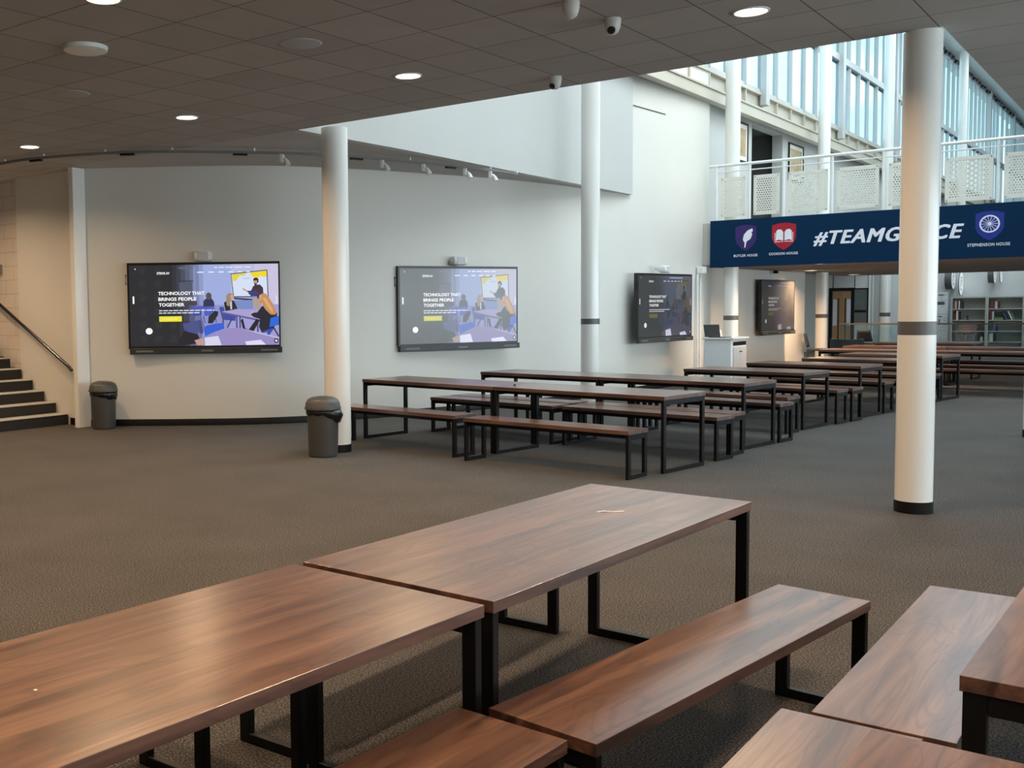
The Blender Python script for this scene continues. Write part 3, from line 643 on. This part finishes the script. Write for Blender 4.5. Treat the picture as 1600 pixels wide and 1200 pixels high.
def screen_material(name, gain, painted_haze):
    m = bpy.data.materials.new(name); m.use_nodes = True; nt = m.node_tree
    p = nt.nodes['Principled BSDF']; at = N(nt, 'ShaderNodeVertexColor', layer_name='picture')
    p.inputs['Base Color'].default_value = (.02+painted_haze, .02+painted_haze, .02+painted_haze, 1); p.inputs['Roughness'].default_value = .28  # paler base colour stands in for daylight reflected on the screen
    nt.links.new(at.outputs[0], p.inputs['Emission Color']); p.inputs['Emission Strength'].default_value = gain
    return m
def television(p0, p1, z0, tilt, label, gain, tgain, painted_haze, screen_name):
    """p0,p1 plan position of the front plane's left and right; z0 underside of the set"""
    a = math.atan2(p1[1]-p0[1], p1[0]-p0[0]); wd = math.hypot(p1[0]-p0[0], p1[1]-p0[1]); k = wd/(1370*S)
    c = ((p0[0]+p1[0])/2, (p0[1]+p1[1])/2)
    t = thing('television', label, 'television', (c[0], c[1], z0), a, 'large wall-mounted teaching screens')
    hw = wd/2; ht = 812*S*1.0
    X = lambda x: (x-783)*S*k
    Zc = lambda y: (990-y)*S
    MB().box((-hw, 0, .09), (hw, .075, ht)).box((-hw+.25, .075, .25), (hw-.25, .11, ht-.2)).build('casing', BLKP, t, bevel=.006)
    e = MB(); y_ = -.006
    x0, x1, zb, zt = X(120), X(1455), Zc(922), Zc(198)
    e.box((-hw, y_, zt), (hw, .0, ht)).box((-hw, y_, .075), (hw, 0, zb)).box((-hw, y_, zb), (x0, 0, zt)).box((x1, y_, zb), (hw, 0, zt))
    e.build('bezel', BLKP, t, bevel=.0015, seg=1)
    sb = MB().box((-hw+.02, -.03, 0), (hw+.02, .05, .085)).build('speaker_bar', mat('dark speaker bar', (.03, .035, .038), .4), t, bevel=.006)
    gr = MB()
    for q0, q1 in ((165, 320), (755, 860), (1290, 1440)): gr.box((X(q0), -.032, .03), (X(q1), -.0305, .055))
    gr.build('grille', mat('grey grille', (.16, .17, .17), .5), sb, bevel=0)
    b = MB(); cols = []
    for i, (pts, col) in enumerate(SCR):
        n0 = len(pts)
        cx = [min(max(p[0], 120), 1455) for p in pts]; cy = [min(max(p[1], 200), 920) for p in pts]
        b.add([(X(u), -.0005-.00003*i, Zc(v_)) for u, v_ in zip(cx, cy)], [tuple(range(n0))]); cols.append([q*(tgain if min(col) > 200 and i > 60 else gain) for q in srgb(*col)])
    yl = -.0005-.00003*len(SCR)-.0002
    for body, x0_, x1_, yb_, yt_ in (('TECHNOLOGY THAT', 374, 790, 467, 436), ('BRINGS PEOPLE', 374, 716, 518, 487), ('TOGETHER', 377, 608, 568, 537), ('STRIVE AV', 366, 480, 284, 262)):
        v, f = fit_text(body, X(x0_), X(x1_), Zc(yb_), Zc(yt_), bold=.03)
        b.add([(p[0], yl, p[1]) for p in v], f); cols += [[.95*tgain]*3]*len(f)
    me = bpy.data.meshes.new('screen'); me.from_pydata(b.v, [], b.f); me.update()
    ca = me.color_attributes.new('picture', 'FLOAT_COLOR', 'CORNER')
    for p, col in zip(me.polygons, cols):
        cc = (*col, 1)
        for li in p.loop_indices: ca.data[li].color = cc
    bm = bmesh.new(); bm.from_mesh(me)
    for fc in bm.faces:
        if fc.normal.y > 0: fc.normal_flip()
    bm.to_mesh(me); bm.free()
    me.materials.append(screen_material(screen_name, 1, painted_haze))
    s_ = bpy.data.objects.new('screen', me); COL.objects.link(s_); s_.parent = t
    MB().tube([(-hw-.0, .03, ht-.30), (-hw-.03, .04, ht-.30), (-hw-.03, .04, ht-.17), (-hw, .03, ht-.17)], .008, 8).build('side_handle', BLKP, t, smooth=True)
    MB().box((-.35, .11, .45), (.35, .17+tilt, .85)).build('wall_mount', BLACK, t)
    return t, a, c, ht
def speaker(c, a, z, off, label):
    t = thing('wall_speaker', label, 'speaker', (c[0]-off*math.sin(a)*-1*-1, c[1]+off*math.cos(a), z), a, 'white speakers above the screens')
    b = MB(); n = 16; v = []
    secs = [(-.125, .045), (-.115, .062), (-.085, .072), (.085, .072), (.115, .062), (.125, .045)]
    for x, rr in secs: v += [(x, rr*1.1*math.copysign(abs(math.cos(2*math.pi*k/n))**.6, math.cos(2*math.pi*k/n)), rr*math.copysign(abs(math.sin(2*math.pi*k/n))**.6, math.sin(2*math.pi*k/n))) for k in range(n)]
    f = [(i*n+k, i*n+(k+1) % n, (i+1)*n+(k+1) % n, (i+1)*n+k) for i in range(5) for k in range(n)]+[tuple(range(n)), tuple(range(6*n-1, 5*n-1, -1))]
    b.add(v, f).build('case', WHITEM, t, smooth=True)
    MB().box((-.075, -.083, -.055), (.075, -.077, .055)).build('grille', mat('pale speaker grille', (.55, .56, .57), .7), t, bevel=.004)
    MB().box((-.03, .05, -.03), (.03, .19, .03)).build('bracket', WHITEM, t)
tvs = [((-11.629, 9.641), (-9.98, 11.03), 1.03, .05, 'bright screen furthest left, on the curved wall between the bin and the column', 1.0, 1.0, .0, 'bright screen picture'),
       ((-9.23, 12.832), (-8.36, 14.885), .975, .0, 'second screen from the left, paled by a painted daylight haze', .60, .85, .17, 'hazed screen picture'),  # daylight haze on this screen is put into its base colour
       ((-7.907, 18.484), (-7.70, 20.60), .925, .0, 'third screen from the left, dim, on the tall wall left of the banner', .11, .75, .03, 'dim screen picture'),
       ((-7.735, 24.989), (-7.59, 27.03), .885, .0, 'fourth and dimmest screen, on the warm-lit wall under the bridge', .07, .35, .03, 'dimmest screen picture')]
sl = ['white speaker above the bright left screen', 'white speaker above the washed-out second screen', 'white speaker above the dim third screen']
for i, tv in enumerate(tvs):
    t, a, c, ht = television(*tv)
    if i < 3: speaker(c, a, tv[2]+ht+.085, .02, sl[i])
tag(MB().box((-7.80, 26.05, 2.33), (-7.70, 26.14, 2.40)).build('projector_bracket', BLACK, bevel=.01), 'small dark bracket above the screen under the bridge', 'bracket')

# ------------------------------------------------------------------ laptop cabinet
cb = thing('lectern_cabinet', 'white lectern cabinet with grey doors beside the tall white column', 'cabinet', (-6.95, 20.45, 0))
MB().box((-.35, -.24, .04), (.15, .62, .955)).build('body', mat('white laminate', (.74, .77, .78), .4), cb, bevel=.003)
MB().box((-.39, -.27, .955), (.20, .65, .985)).build('worktop', WHITEM, cb, bevel=.004)
for k in (0, 1):
    d = MB().box((.15, -.12+.362*k, .06), (.166, .238+.362*k, .80)).build('door', mat('grey door laminate', (.50, .51, .52), .45), cb, bevel=.002)
    MB().tube([(.168, .20+.08*k, .71), (.186, .20+.08*k, .71)], .012, 10).build('handle', STEEL, d, smooth=True)
MB().box((.151, -.12, .83), (.158, .60, .90)).build('drawer_slot', BLACK, cb)
lp = thing('laptop', 'black laptop open on top of the lectern cabinet', 'laptop', (-7.06, 20.36, .9855), R(-25))
MB().box((-.17, -.12, 0), (.17, .12, .016)).build('keyboard_base', BLKP, lp, bevel=.003)
MB().add([(-.17, .0, .0), (.17, .0, .0), (.17, .0, .24), (-.17, .0, .24), (-.17, .01, .0), (.17, .01, .0), (.17, .01, .24), (-.17, .01, .24)], [(0, 1, 2, 3), (7, 6, 5, 4), (0, 4, 5, 1), (1, 5, 6, 2), (2, 6, 7, 3), (3, 7, 4, 0)]).build('display', BLKP, lp, loc=(-.175, 0, .01)).rotation_euler = (R(-12), 0, R(80))
tag(MB().lathe([(.075, 0), (.075, .03), (.055, .13), (.02, .16)], 24, c=(-7.20, 20.66, .9855)).build('projector', WHITEM, smooth=True), 'rounded white device behind the black laptop', 'device')

# ------------------------------------------------------------------ ceiling fittings
def downlight(x, y, z, label, power, group, r=.105):
    tint = (1.0, .62, .34) if z < 3 else WARM
    t = thing('ceiling_light', label, 'ceiling light', (x, y, z), 0, group)
    v = []; n = 32; f = []
    for rr, zz in ((r+.018, 0), (r+.018, -.006), (r+.004, -.010), (r, -.004)):
        v += [(rr*math.cos(2*math.pi*k/n), rr*math.sin(2*math.pi*k/n), zz) for k in range(n)]
    for j in range(3):
        for k in range(n): f.append((j*n+k, j*n+(k+1) % n, (j+1)*n+(k+1) % n, (j+1)*n+k))
    MB().add(v, f).build('trim_ring', WHITEM, t, smooth=True)
    MB().lathe([(r, -.003), (r*.97, -.0045)], 32).build('diffuser', LAMP, t)
    l = bpy.data.lights.new('lamp_glow', 'AREA'); l.shape = 'DISK'; l.size = r*2; l.spread = R(150); l.energy = power; l.color = tint
    lo = bpy.data.objects.new('lamp_glow', l); COL.objects.link(lo); lo.parent = t; lo.location = (0, 0, -.013)
    return t
xs = [(-11.0, 'leftmost of the four lit round ceiling lights'), (-8.2, 'second lit round ceiling light from the left'), (-5.37, 'third lit round ceiling light from the left'), (-2.46, 'lit round ceiling light nearest the top right, above the thick column')]
for x, lab in xs: downlight(x, 7.65, C, lab, DOWN_W, 'round downlights in the tiled ceiling')
downlight(-5.50, 4.42, C, 'round ceiling light just above the top edge, left of centre', DOWN_W, 'round downlights in the tiled ceiling')
for i, (x, y) in enumerate([(-8.2, 4.42), (-11.0, 4.42), (-13.8, 7.65), (-13.8, 4.42), (-2.6, 4.42), (.3, 4.42), (-8.2, 1.2), (-5.5, 1.2), (-2.6, 1.2), (.3, 1.2), (-5.5, -2.0), (-2.6, -2), (.3, -2), (3.0, 4.42), (-11, 1.2)]):
    downlight(x, y, C, 'round ceiling light outside the picture above the camera side', DOWN_W, 'round downlights outside the picture')
downlight(-7.18, 26.85, 2.40, 'lit round light under the bridge beside the last screen', 125, 'round downlights under the bridge', .12)
for x, lab in ((-5.8, 'left added round light under the front of the bridge, hidden by the banner'), (-4.2, 'right added round light under the front of the bridge, hidden by the banner')): downlight(x, 22.3, 2.40, lab, 85 if x < -5 else 25, 'round downlights under the bridge', .12)  # two lamps added out of sight to warm the wall under the bridge
downlight(-7.5, 32.3, 2.40, 'lit round light under the far edge of the bridge', 80, 'round downlights under the bridge', .12)
tag(MB().lathe([(.15, -.035), (.165, -.03), (.17, -.005), (.17, 0)], 40, c=(-6.60, 5.12, C)).build('access_point', WHITEM, smooth=True), 'shallow white disc on the ceiling at the upper left', 'access point')
GREYS = mat('ceiling speaker grille', (.42, .43, .44), .7)
tag(MB().lathe([(.15, -.006), (.162, -.004), (.166, 0)], 40, c=(-5.33, 6.17, C)).build('ceiling_speaker', GREYS, smooth=True), 'flush grey round ceiling speaker above the second light', 'ceiling speaker', 'flush ceiling speakers')
tag(MB().lathe([(.15, -.006), (.162, -.004), (.166, 0)], 40, c=(-8.08, 6.1, C)).build('ceiling_speaker', GREYS, smooth=True), 'flush round ceiling speaker near the upper left edge', 'ceiling speaker', 'flush ceiling speakers')
def dome(x, y, label, eye):
    t = thing('security_camera', label, 'camera', (x, y, C), 0, 'dome cameras on the ceiling')
    MB().lathe([(.0585, 0), (.060, -.012), (.058, -.035), (.054, -.065), (.043, -.092), (.024, -.108), (.004, -.112)][::-1], 28).build('housing', mat('camera housing', (.60, .59, .55), .35), t, smooth=True)
    if eye:
        d = Vector((eye[0], eye[1], -.75)).normalized(); o_ = Vector((0, 0, -.055))
        MB().tube([o_+d*.030, o_+d*.054, o_+d*.058], [.030, .028, .020], 20).build('lens', BLKP, t, smooth=True)
dome(-3.29, 6.58, 'dome camera cut by the top edge of the picture', None)
dome(-3.262, 7.17, 'dome camera below the top edge, left of the bright ceiling light', (.2, -.9))
dome(-4.451, 8.60, 'dome camera at the edge of the low ceiling above the tall slim column', (-.2, -.9))
TRK = bez([(-12.3, 8.05), (-11.75, 8.05), (-11.12, 8.2), (-10.40, 8.50), (-9.85, 8.93), (-9.303, 9.576), (-8.78, 10.30), (-8.45, 11.127), (-8.16, 12.3), (-7.93, 13.6), (-7.93, 14.1)], 5)
tk = thing('lighting_track', 'thin curved lighting track following the top of the curved wall', 'lighting track', (0, 0, 0))
MB().sweep(TRK, [(-.018, 3.60), (.018, 3.60), (.018, 3.632), (-.018, 3.632)]).build('rail', mat('track grey', (.17, .165, .155), .6), tk)
for i, (x, y) in enumerate([(-11.50, 8.08), (-10.30, 8.55), (-9.303, 9.576), (-8.52, 10.883), (-8.12, 12.45)]):
    j = min(range(len(TRK)), key=lambda q: (TRK[q][0]-x)**2+(TRK[q][1]-y)**2); p, q_ = TRK[max(0, j-1)], TRK[min(len(TRK)-1, j+1)]
    d = (Vector(q_)-Vector(p)).normalized(); c = Vector(TRK[j])
    MB().sweep([tuple(c-d*.09), tuple(c+d*.09)], [(-.024, 3.575), (.024, 3.575), (.024, 3.60), (-.024, 3.60)]).build('connector', BLACK, tk)
for q_ in range(2, len(TRK), 6):
    x, y = TRK[q_]; MB().box((x-.012, y-.012, 3.632), (x+.012, y+.012, C+.008)).build('hanger', WHITEM, tk)
for (x, y), lab in zip([(-8.98, 9.98), (-8.36, 11.30), (-8.16, 12.10), (-8.05, 12.95), (-7.96, 13.45)], ['leftmost track spotlight, left of the round column', 'first track spotlight right of the round column', 'second track spotlight right of the round column', 'third track spotlight right of the round column', 'track spotlight nearest the end of the track']):
    j = min(range(len(TRK)), key=lambda q: (TRK[q][0]-x)**2+(TRK[q][1]-y)**2); c = TRK[j]
    t = thing('track_spotlight', lab, 'spotlight', (c[0], c[1], 3.5985), R(20), 'white spotlights on the curved track')
    MB().box((-.022, -.035, -.10), (.022, .035, 0)).build('driver_box', WHITEM, t, bevel=.004)
    MB().tube([(.03, 0, -.05), (.06, 0, -.09), (.075, .0, -.14)], [.018, .03, .042], 16).build('spot_head', WHITEM, t, smooth=True)

fl = thing('added_floodlight', 'unseen lamp added high up to throw gold light on the tall wall', 'added_floodlight', (-2.2, 17.5, 10.6))  # unseen lamp added for the golden patches on the tall wall
MB().box((-.15, -.12, -.10), (.15, .12, .10)).build('case', BLKP, fl, bevel=.01)
l_ = bpy.data.lights.new('lamp_glow', 'SPOT'); l_.energy = 380; l_.color = (1, .72, .28); l_.spot_size = R(34); l_.spot_blend = .8; l_.shadow_soft_size = .3
lo = bpy.data.objects.new('lamp_glow', l_); COL.objects.link(lo); lo.parent = fl; lo.location = (-.2, .0, -.14)
lo.rotation_euler = (Vector((-8.05, 20.6, 5.9))-Vector((-2.4, 17.5, 10.46))).to_track_quat('-Z', 'Y').to_euler()

# ------------------------------------------------------------------ gallery pictures
for y0, y1, z0, z1, lab in ((24.15, 25.15, 4.85, 5.75, 'framed sepia photograph on the gallery wall left of the dark opening'), (28.3, 29.55, 4.75, 5.70, 'framed photograph on the gallery wall right of the dark opening')):
    t = thing('framed_picture', lab, 'picture', (-8.14, (y0+y1)/2, z0), 0, 'framed pictures in the gallery')
    hw = (y1-y0)/2; h = z1-z0
    MB().box((0, -hw, 0), (.03, -hw+.04, h)).box((0, hw-.04, 0), (.03, hw, h)).box((0, -hw+.04, 0), (.03, hw-.04, .04)).box((0, -hw+.04, h-.04), (.03, hw-.04, h)).build('frame', BLACK, t)
    MB().box((.002, -hw+.04, .04), (.012, hw-.04, h-.04)).build('mount', mat('picture mount', (.8, .78, .72), .6), t)
    MB().box((.013, -hw+.14, .14), (.016, hw-.14, h-.14)).build('print', mat('sepia print', (.45, .33, .18), .4, var=.75, vscale=6), t)

# ------------------------------------------------------------------ far room beyond the bridge
gb = thing('glass_balustrade', 'glass screen with dark handrail between the tables and the bookcases', 'balustrade', (0, 34.1, 0))
MB().box((-8.3, -.03, .955), (-1.0, .03, 1.0)).build('handrail', mat('bronze rail', (.16, .13, .11), .35), gb, bevel=.004)
for k in range(8): MB().box((-8.25+k*1.0, -.02, 0), (-8.21+k*1.0, .02, .955)).build('post', mat('dark rail post', (.08, .08, .08), .4), gb) if k in (0, 7) else None
MB().box((-8.25, -.005, .05), (-1.0, .005, .955)).build('glass_panel', GL, gb)
# double door and glazing
dm = mat('oak door veneer', (.36, .21, .10), .45, var=.15, vscale=5)
d = thing('door_1', 'oak double door in a dark frame', 'door', (-9.16, 37.99, 0)); del d['category']; struct(d, 'oak double door in a dark frame')
MB().box((-.40, -.05, 0), (-.30, 0, 2.10)).box((.28, -.05, 0), (.38, 0, 2.10)).box((-.30, -.05, 2.0), (.28, 0, 2.10)).build('door_frame', BLACK, d)
for sg in (-1, 1):
    lf = MB().box((-.295 if sg < 0 else .003, -.035, .01), (-.003 if sg < 0 else .275, -.005, 1.99)).build('door_leaf', dm, d)
    MB().box((sg*.08, -.037, .2), (sg*.13, -.034, 1.76)).build('vision_panel', mat('dark slot', (.06, .03, .02), .3), lf)
    MB().box((sg*.15, -.038, .85), (sg*.27, -.034, 1.72)).build('notice', mat('pale notice', (.62, .63, .70), .6), lf)
wn = thing('window_20', 'dark glazed panel right of the oak door', 'window', (-8.58, 37.99, 0)); del wn['category']; struct(wn, 'dark glazed side panel beside the oak door')
MB().box((-.20, -.04, .95), (.21, 0, 2.06)).build('pane', mat('dark glass', (.10, .115, .115), .12, var=.3, vscale=3), wn)
MB().box((-.20, -.05, 2.04), (.21, -.0, 2.08)).box((.18, -.05, .95), (.21, 0, 2.06)).build('window_frame', BLACK, wn)
MB().box((-.19, -.045, 1.28), (.16, -.041, 1.36)).build('band', BLACK, wn)
for k, x in enumerate((-8.35, -8.24, -8.02)):
    struct(MB().box((x, 37.93, 0), (x+(.05 if k == 0 else .04), 38.0, 3.28)).build('trim_%d' % (4+k), WHITEM))
struct(MB().box((-8.19, 37.95, 0), (-8.02, 38.0, 3.28)).build('trim_7', mat('grey cladding', (.45, .45, .44), .6)))
struct(MB().box((-8.79, 37.98, 2.06), (-8.775, 38.0, 3.28)).box((-9.45, 37.98, 2.06), (-9.435, 38, 3.28)).build('trim_8', BLACK), 'dark panel joints over the door')
def chair(x, y, rz, label, m):
    t = thing('chair', label, 'chair', (x, y, 0), rz)
    MB().box((-.22, -.22, .42), (.22, .22, .47)).build('seat', m, t, bevel=.02)
    v = []; f = []
    for i in range(5):
        for j in range(5):
            u_ = -1+.5*i; z = .50+.085*j; v.append((u_*(.22-.012*j), .20+.03*(1-u_*u_)+.02*j, z))
    for i in range(4):
        for j in range(4): f.append((i*5+j, (i+1)*5+j, (i+1)*5+j+1, i*5+j+1))
    b = MB().add(v, f).build('backrest', m, t, smooth=True); b.modifiers.new('t', 'SOLIDIFY').thickness = .03
    for sx in (-1, 1):
        for sy in (-1, 1): MB().tube([(sx*.19, sy*.19, .42), (sx*.21, sy*.22, 0)], .013, 8).build('leg', STEEL, t, smooth=True)
FAB = mat('dark grey fabric', (.03, .032, .034), .8)
chair(-7.28, 33.0, R(172), 'black chair with a square back behind the glass screen', FAB)
chair(-7.40, 28.3, R(100), 'dark chair standing between the last screen and the warm-lit column', FAB)
so = thing('lounge_chair', 'blue-grey rounded lounge chair behind the far tables', 'armchair', (-7.55, 31.9, 0), R(180))
SOF = mat('blue grey upholstery', (.045, .06, .075), .8)
MB().box((-.36, -.3, .12), (.36, .3, .36)).build('seat', SOF, so, bevel=.05, seg=3)
MB().sweep([(.38*math.cos(R(a_)), .34*math.sin(R(a_))) for a_ in range(-20, 201, 20)], [(-.05, .12), (.05, .12), (.05, .60), (-.05, .60)]).build('backrest', SOF, so, smooth=True)
for sx in (-1, 1):
    for sy in (-1, 1): MB().tube([(sx*.3, sy*.24, .13), (sx*.3, sy*.24, 0)], .015, 8).build('leg', STEEL, so, smooth=True)
# floor plan poster
mpz = thing('floor_plan_board', 'tall white board covered in black line drawings left of the bookcase', 'board', (-6.05, 37.55, 0))
MB().box((-.42, 0, .2), (.02, .03, 1.90)).build('board', mat('white board', (.72, .73, .74), .5), mpz, bevel=.003)
MB().box((.02, -.005, .1), (.07, .035, 1.92)).build('side_strip', mat('blue grey strip', (.28, .36, .46), .5), mpz)
ls = MB(); random.seed(3)
for k in range(46):
    x = random.uniform(-.40, -.05); z = random.uniform(.3, 1.84)
    if random.random() < .6: ls.box((x, -.003, z), (min(x+random.uniform(.05, .25), 0), -.001, z+.006))
    else: ls.box((x, -.003, z), (x+.006, -.001, min(z+random.uniform(.05, .2), 1.86)))
for x, z, ww, hh in ((-.25, 1.79, .14, .035), (-.24, 1.12, .11, .03), (-.22, .92, .03, .13), (-.27, 1.5, .2, .1), (-.30, .80, .03, .07)): ls.box((x, -.0035, z), (x+ww, -.001, z+hh))
ls.build('line_drawing', mat('drawing ink', (.08, .08, .09), .7), mpz)
# bookcases
BC = mat('pale grey bookcase', (.42, .415, .385), .6)
bcz = [.06, .36, .68, 1.01, 1.35, 1.70]
bay = .935; bx0 = -5.86; by = 37.0
labs = ['grey open bookcase, left bay beside the board of drawings', 'grey open bookcase, right bay by the edge column', 'grey open bookcase hidden mostly behind the right edge column']
for k in range(3):
    t = thing('bookcase', labs[k], 'bookcase', (bx0+k*bay+.0, by, 0), 0, 'grey bookcases along the back wall')
    MB().box((0, 0, 0), (.04, .36, 1.74)).build('side_panel', BC, t)
    MB().box((bay-.042, 0, 0), (bay-.002, .36, 1.74)).build('side_panel', BC, t)
    MB().box((.04, .34, .02), (bay-.042, .355, 1.74)).build('back_panel', BC, t)
    for z in bcz: MB().box((.04, .0, z), (bay-.042, .34, z+.025)).build('shelf', BC, t)
BK = [mat('book %d' % i, c, .6, var=.1) for i, c in enumerate([(.10, .028, .026), (.03, .025, .03), (.42, .38, .32), (.17, .065, .045), (.03, .05, .10), (.65, .62, .58), (.10, .22, .08), (.08, .14, .22)])]
bn_names = ['dark red', 'near-black', 'cream', 'rust red', 'navy', 'off-white', 'green', 'blue-grey']
def books(k, sh, x, n, cols, lean=0, where=''):
    z = bcz[sh]+.0255
    for i in range(n):
        ci = cols[i % len(cols)]; wd = random.uniform(.028, .048); h = random.uniform(.20, .28)
        b = MB().box((-wd/2, -.10, 0), (wd/2, .10, h)).build('book', BK[ci], bevel=.002)
        b.location = (bx0+k*bay+.06+x+wd/2+(h*math.sin(lean) if lean < 0 else 0)*0, by+.14, z+(wd/2*abs(math.sin(lean))+.0005)); b.rotation_euler = (0, lean, 0)
        tag(b, 'upright book among those %s' % where, 'book', 'books %s' % where); x += wd+.004+(abs(math.sin(lean))*.05)
    return x
random.seed(11)
books(0, 4, .0, 6, [3, 2, 0, 5, 0, 1], 0, 'on the top shelf of the left bookcase bay')
books(0, 3, .0, 4, [0, 0, 5, 1], 0, 'on the second shelf of the left bookcase bay')
books(0, 2, .0, 4, [1, 1, 4, 1], 0, 'on the third shelf of the left bookcase bay')
books(0, 1, .0, 15, [4, 1, 7, 4, 1], 0, 'on the low shelf of the left bookcase bay')
books(1, 4, .0, 6, [0, 3, 0, 2, 5, 0], 0, 'on the top shelf of the right bookcase bay')
books(1, 3, .0, 3, [0, 3, 5], 0, 'on the second shelf of the right bookcase bay')
books(1, 3, .38, 5, [1, 7, 1, 5, 6], R(-24), 'leaning on the second shelf of the right bookcase bay')
books(1, 2, .0, 5, [4, 1, 4, 7, 1], 0, 'on the third shelf of the right bookcase bay')
books(1, 1, .0, 4, [2, 5, 5, 1], 0, 'on the low shelf of the right bookcase bay')
books(2, 4, .0, 4, [1, 3, 4, 0], 0, 'on the top shelf of the hidden bookcase bay')
for i in range(2):
    b = MB().box((-.11, -.10, 0), (.11, .10, .032)).build('book', BK[6], bevel=.002); b.location = (bx0+bay+.30, by+.14, bcz[3]+.0255+.0325*i)
    tag(b, 'green book lying flat on the right bookcase bay, %s of two' % ('lower' if i == 0 else 'upper'), 'book', 'green flat books')
t = thing('storage_tray', 'red plastic tray on the third shelf of the left bookcase bay', 'tray', (bx0+.50, by+.15, bcz[2]+.0255))
MB().add([(-.17, -.11, 0), (.17, -.11, 0), (.17, .11, 0), (-.17, .11, 0), (-.20, -.13, .085), (.20, -.13, .085), (.20, .13, .085), (-.20, .13, .085)], [(3, 2, 1, 0), (0, 1, 5, 4), (1, 2, 6, 5), (2, 3, 7, 6), (3, 0, 4, 7)]).build('tray_body', mat('red plastic', (.40, .03, .03), .4), t).modifiers.new('t', 'SOLIDIFY').thickness = .006
MB().box((-.215, -.145, .083), (.215, -.13, .095)).box((-.215, .13, .083), (.215, .145, .095)).build('rim', MATS['red plastic'], t)
tag(MB().lathe([(.02, 0), (.03, .02), (.012, .06), (.03, .11), (.02, .13)], 14, c=(bx0+.42, by+.14, bcz[3]+.0255)).build('figurine', BLKP, smooth=True), 'small dark ornament alone on the second shelf of the left bookcase bay', 'ornament')
t = thing('glue_bottle', 'pale bottle at the right end of the low shelf in the left bay', 'bottle', (bx0+.80, by+.12, bcz[1]+.0255))
MB().lathe([(.035, 0), (.038, .01), (.038, .11), (.014, .14)], 16).build('bottle_body', mat('pale bottle', (.65, .62, .5), .4), t, smooth=True)
MB().lathe([(.016, .14), (.014, .19)], 12).build('cap', mat('orange cap', (.5, .2, .05), .4), t, smooth=True)
# round projecting wall signs
def sign(x, z, rr, dep, label, face):
    t = thing('round_sign', label, 'sign', (x, 37.62, z), 0, 'round light-box signs on the back wall')
    MB().tube([(0, 0, 0), (dep, 0, 0)], rr, 40).build('drum', mat('dark sign drum', (.10, .10, .095), .4), t, smooth=True)
    MB().tube([(dep+.001, 0, 0), (dep+.006, 0, 0)], rr*.97, 40).build('face', mat('sign face white', (.8, .82, .85), .4, emit=(.85, .9, .95), estr=.45), t)
    v = []; f = []; b = MB()
    for q, (r0, r1) in enumerate(((.62, .48), (.32, .2))):
        for k in range(28):
            a_, b_ = 2*math.pi*k/28, 2*math.pi*(k+1)/28
            if (k+q*5) % 28 > 22: continue
            b.add([(dep+.007, r_*rr*math.cos(g_), r_*rr*math.sin(g_)) for r_, g_ in ((r0, a_), (r0, b_), (r1, b_), (r1, a_))], [(0, 1, 2, 3)])
    b.build('emblem', face, t)
    MB().box((.02, 0, -.02), (dep-.02, .38, .02)).build('bracket', BLACK, t)
sign(-6.10, 2.31, .33, .19, 'round dark sign with white and blue face, left one above the floor plan board', mat('sign blue', (.22, .30, .62), .4))
sign(-5.72, 2.15, .36, .02, 'round pale green sign face just right of the blue and white one', mat('sign green', (.35, .55, .25), .4))
sign(-4.98, 2.40, .26, .16, 'round dark sign with white and teal face above the bookcase', mat('sign teal', (.25, .45, .42), .4))
sign(-4.68, 2.40, .25, .02, 'round orange and white sign face above the bookcase', mat('sign orange', (.62, .25, .12), .4))
sign(-3.98, 2.25, .30, .06, 'round dark sign seen edge-on by the right edge column', MATS['sign teal'])
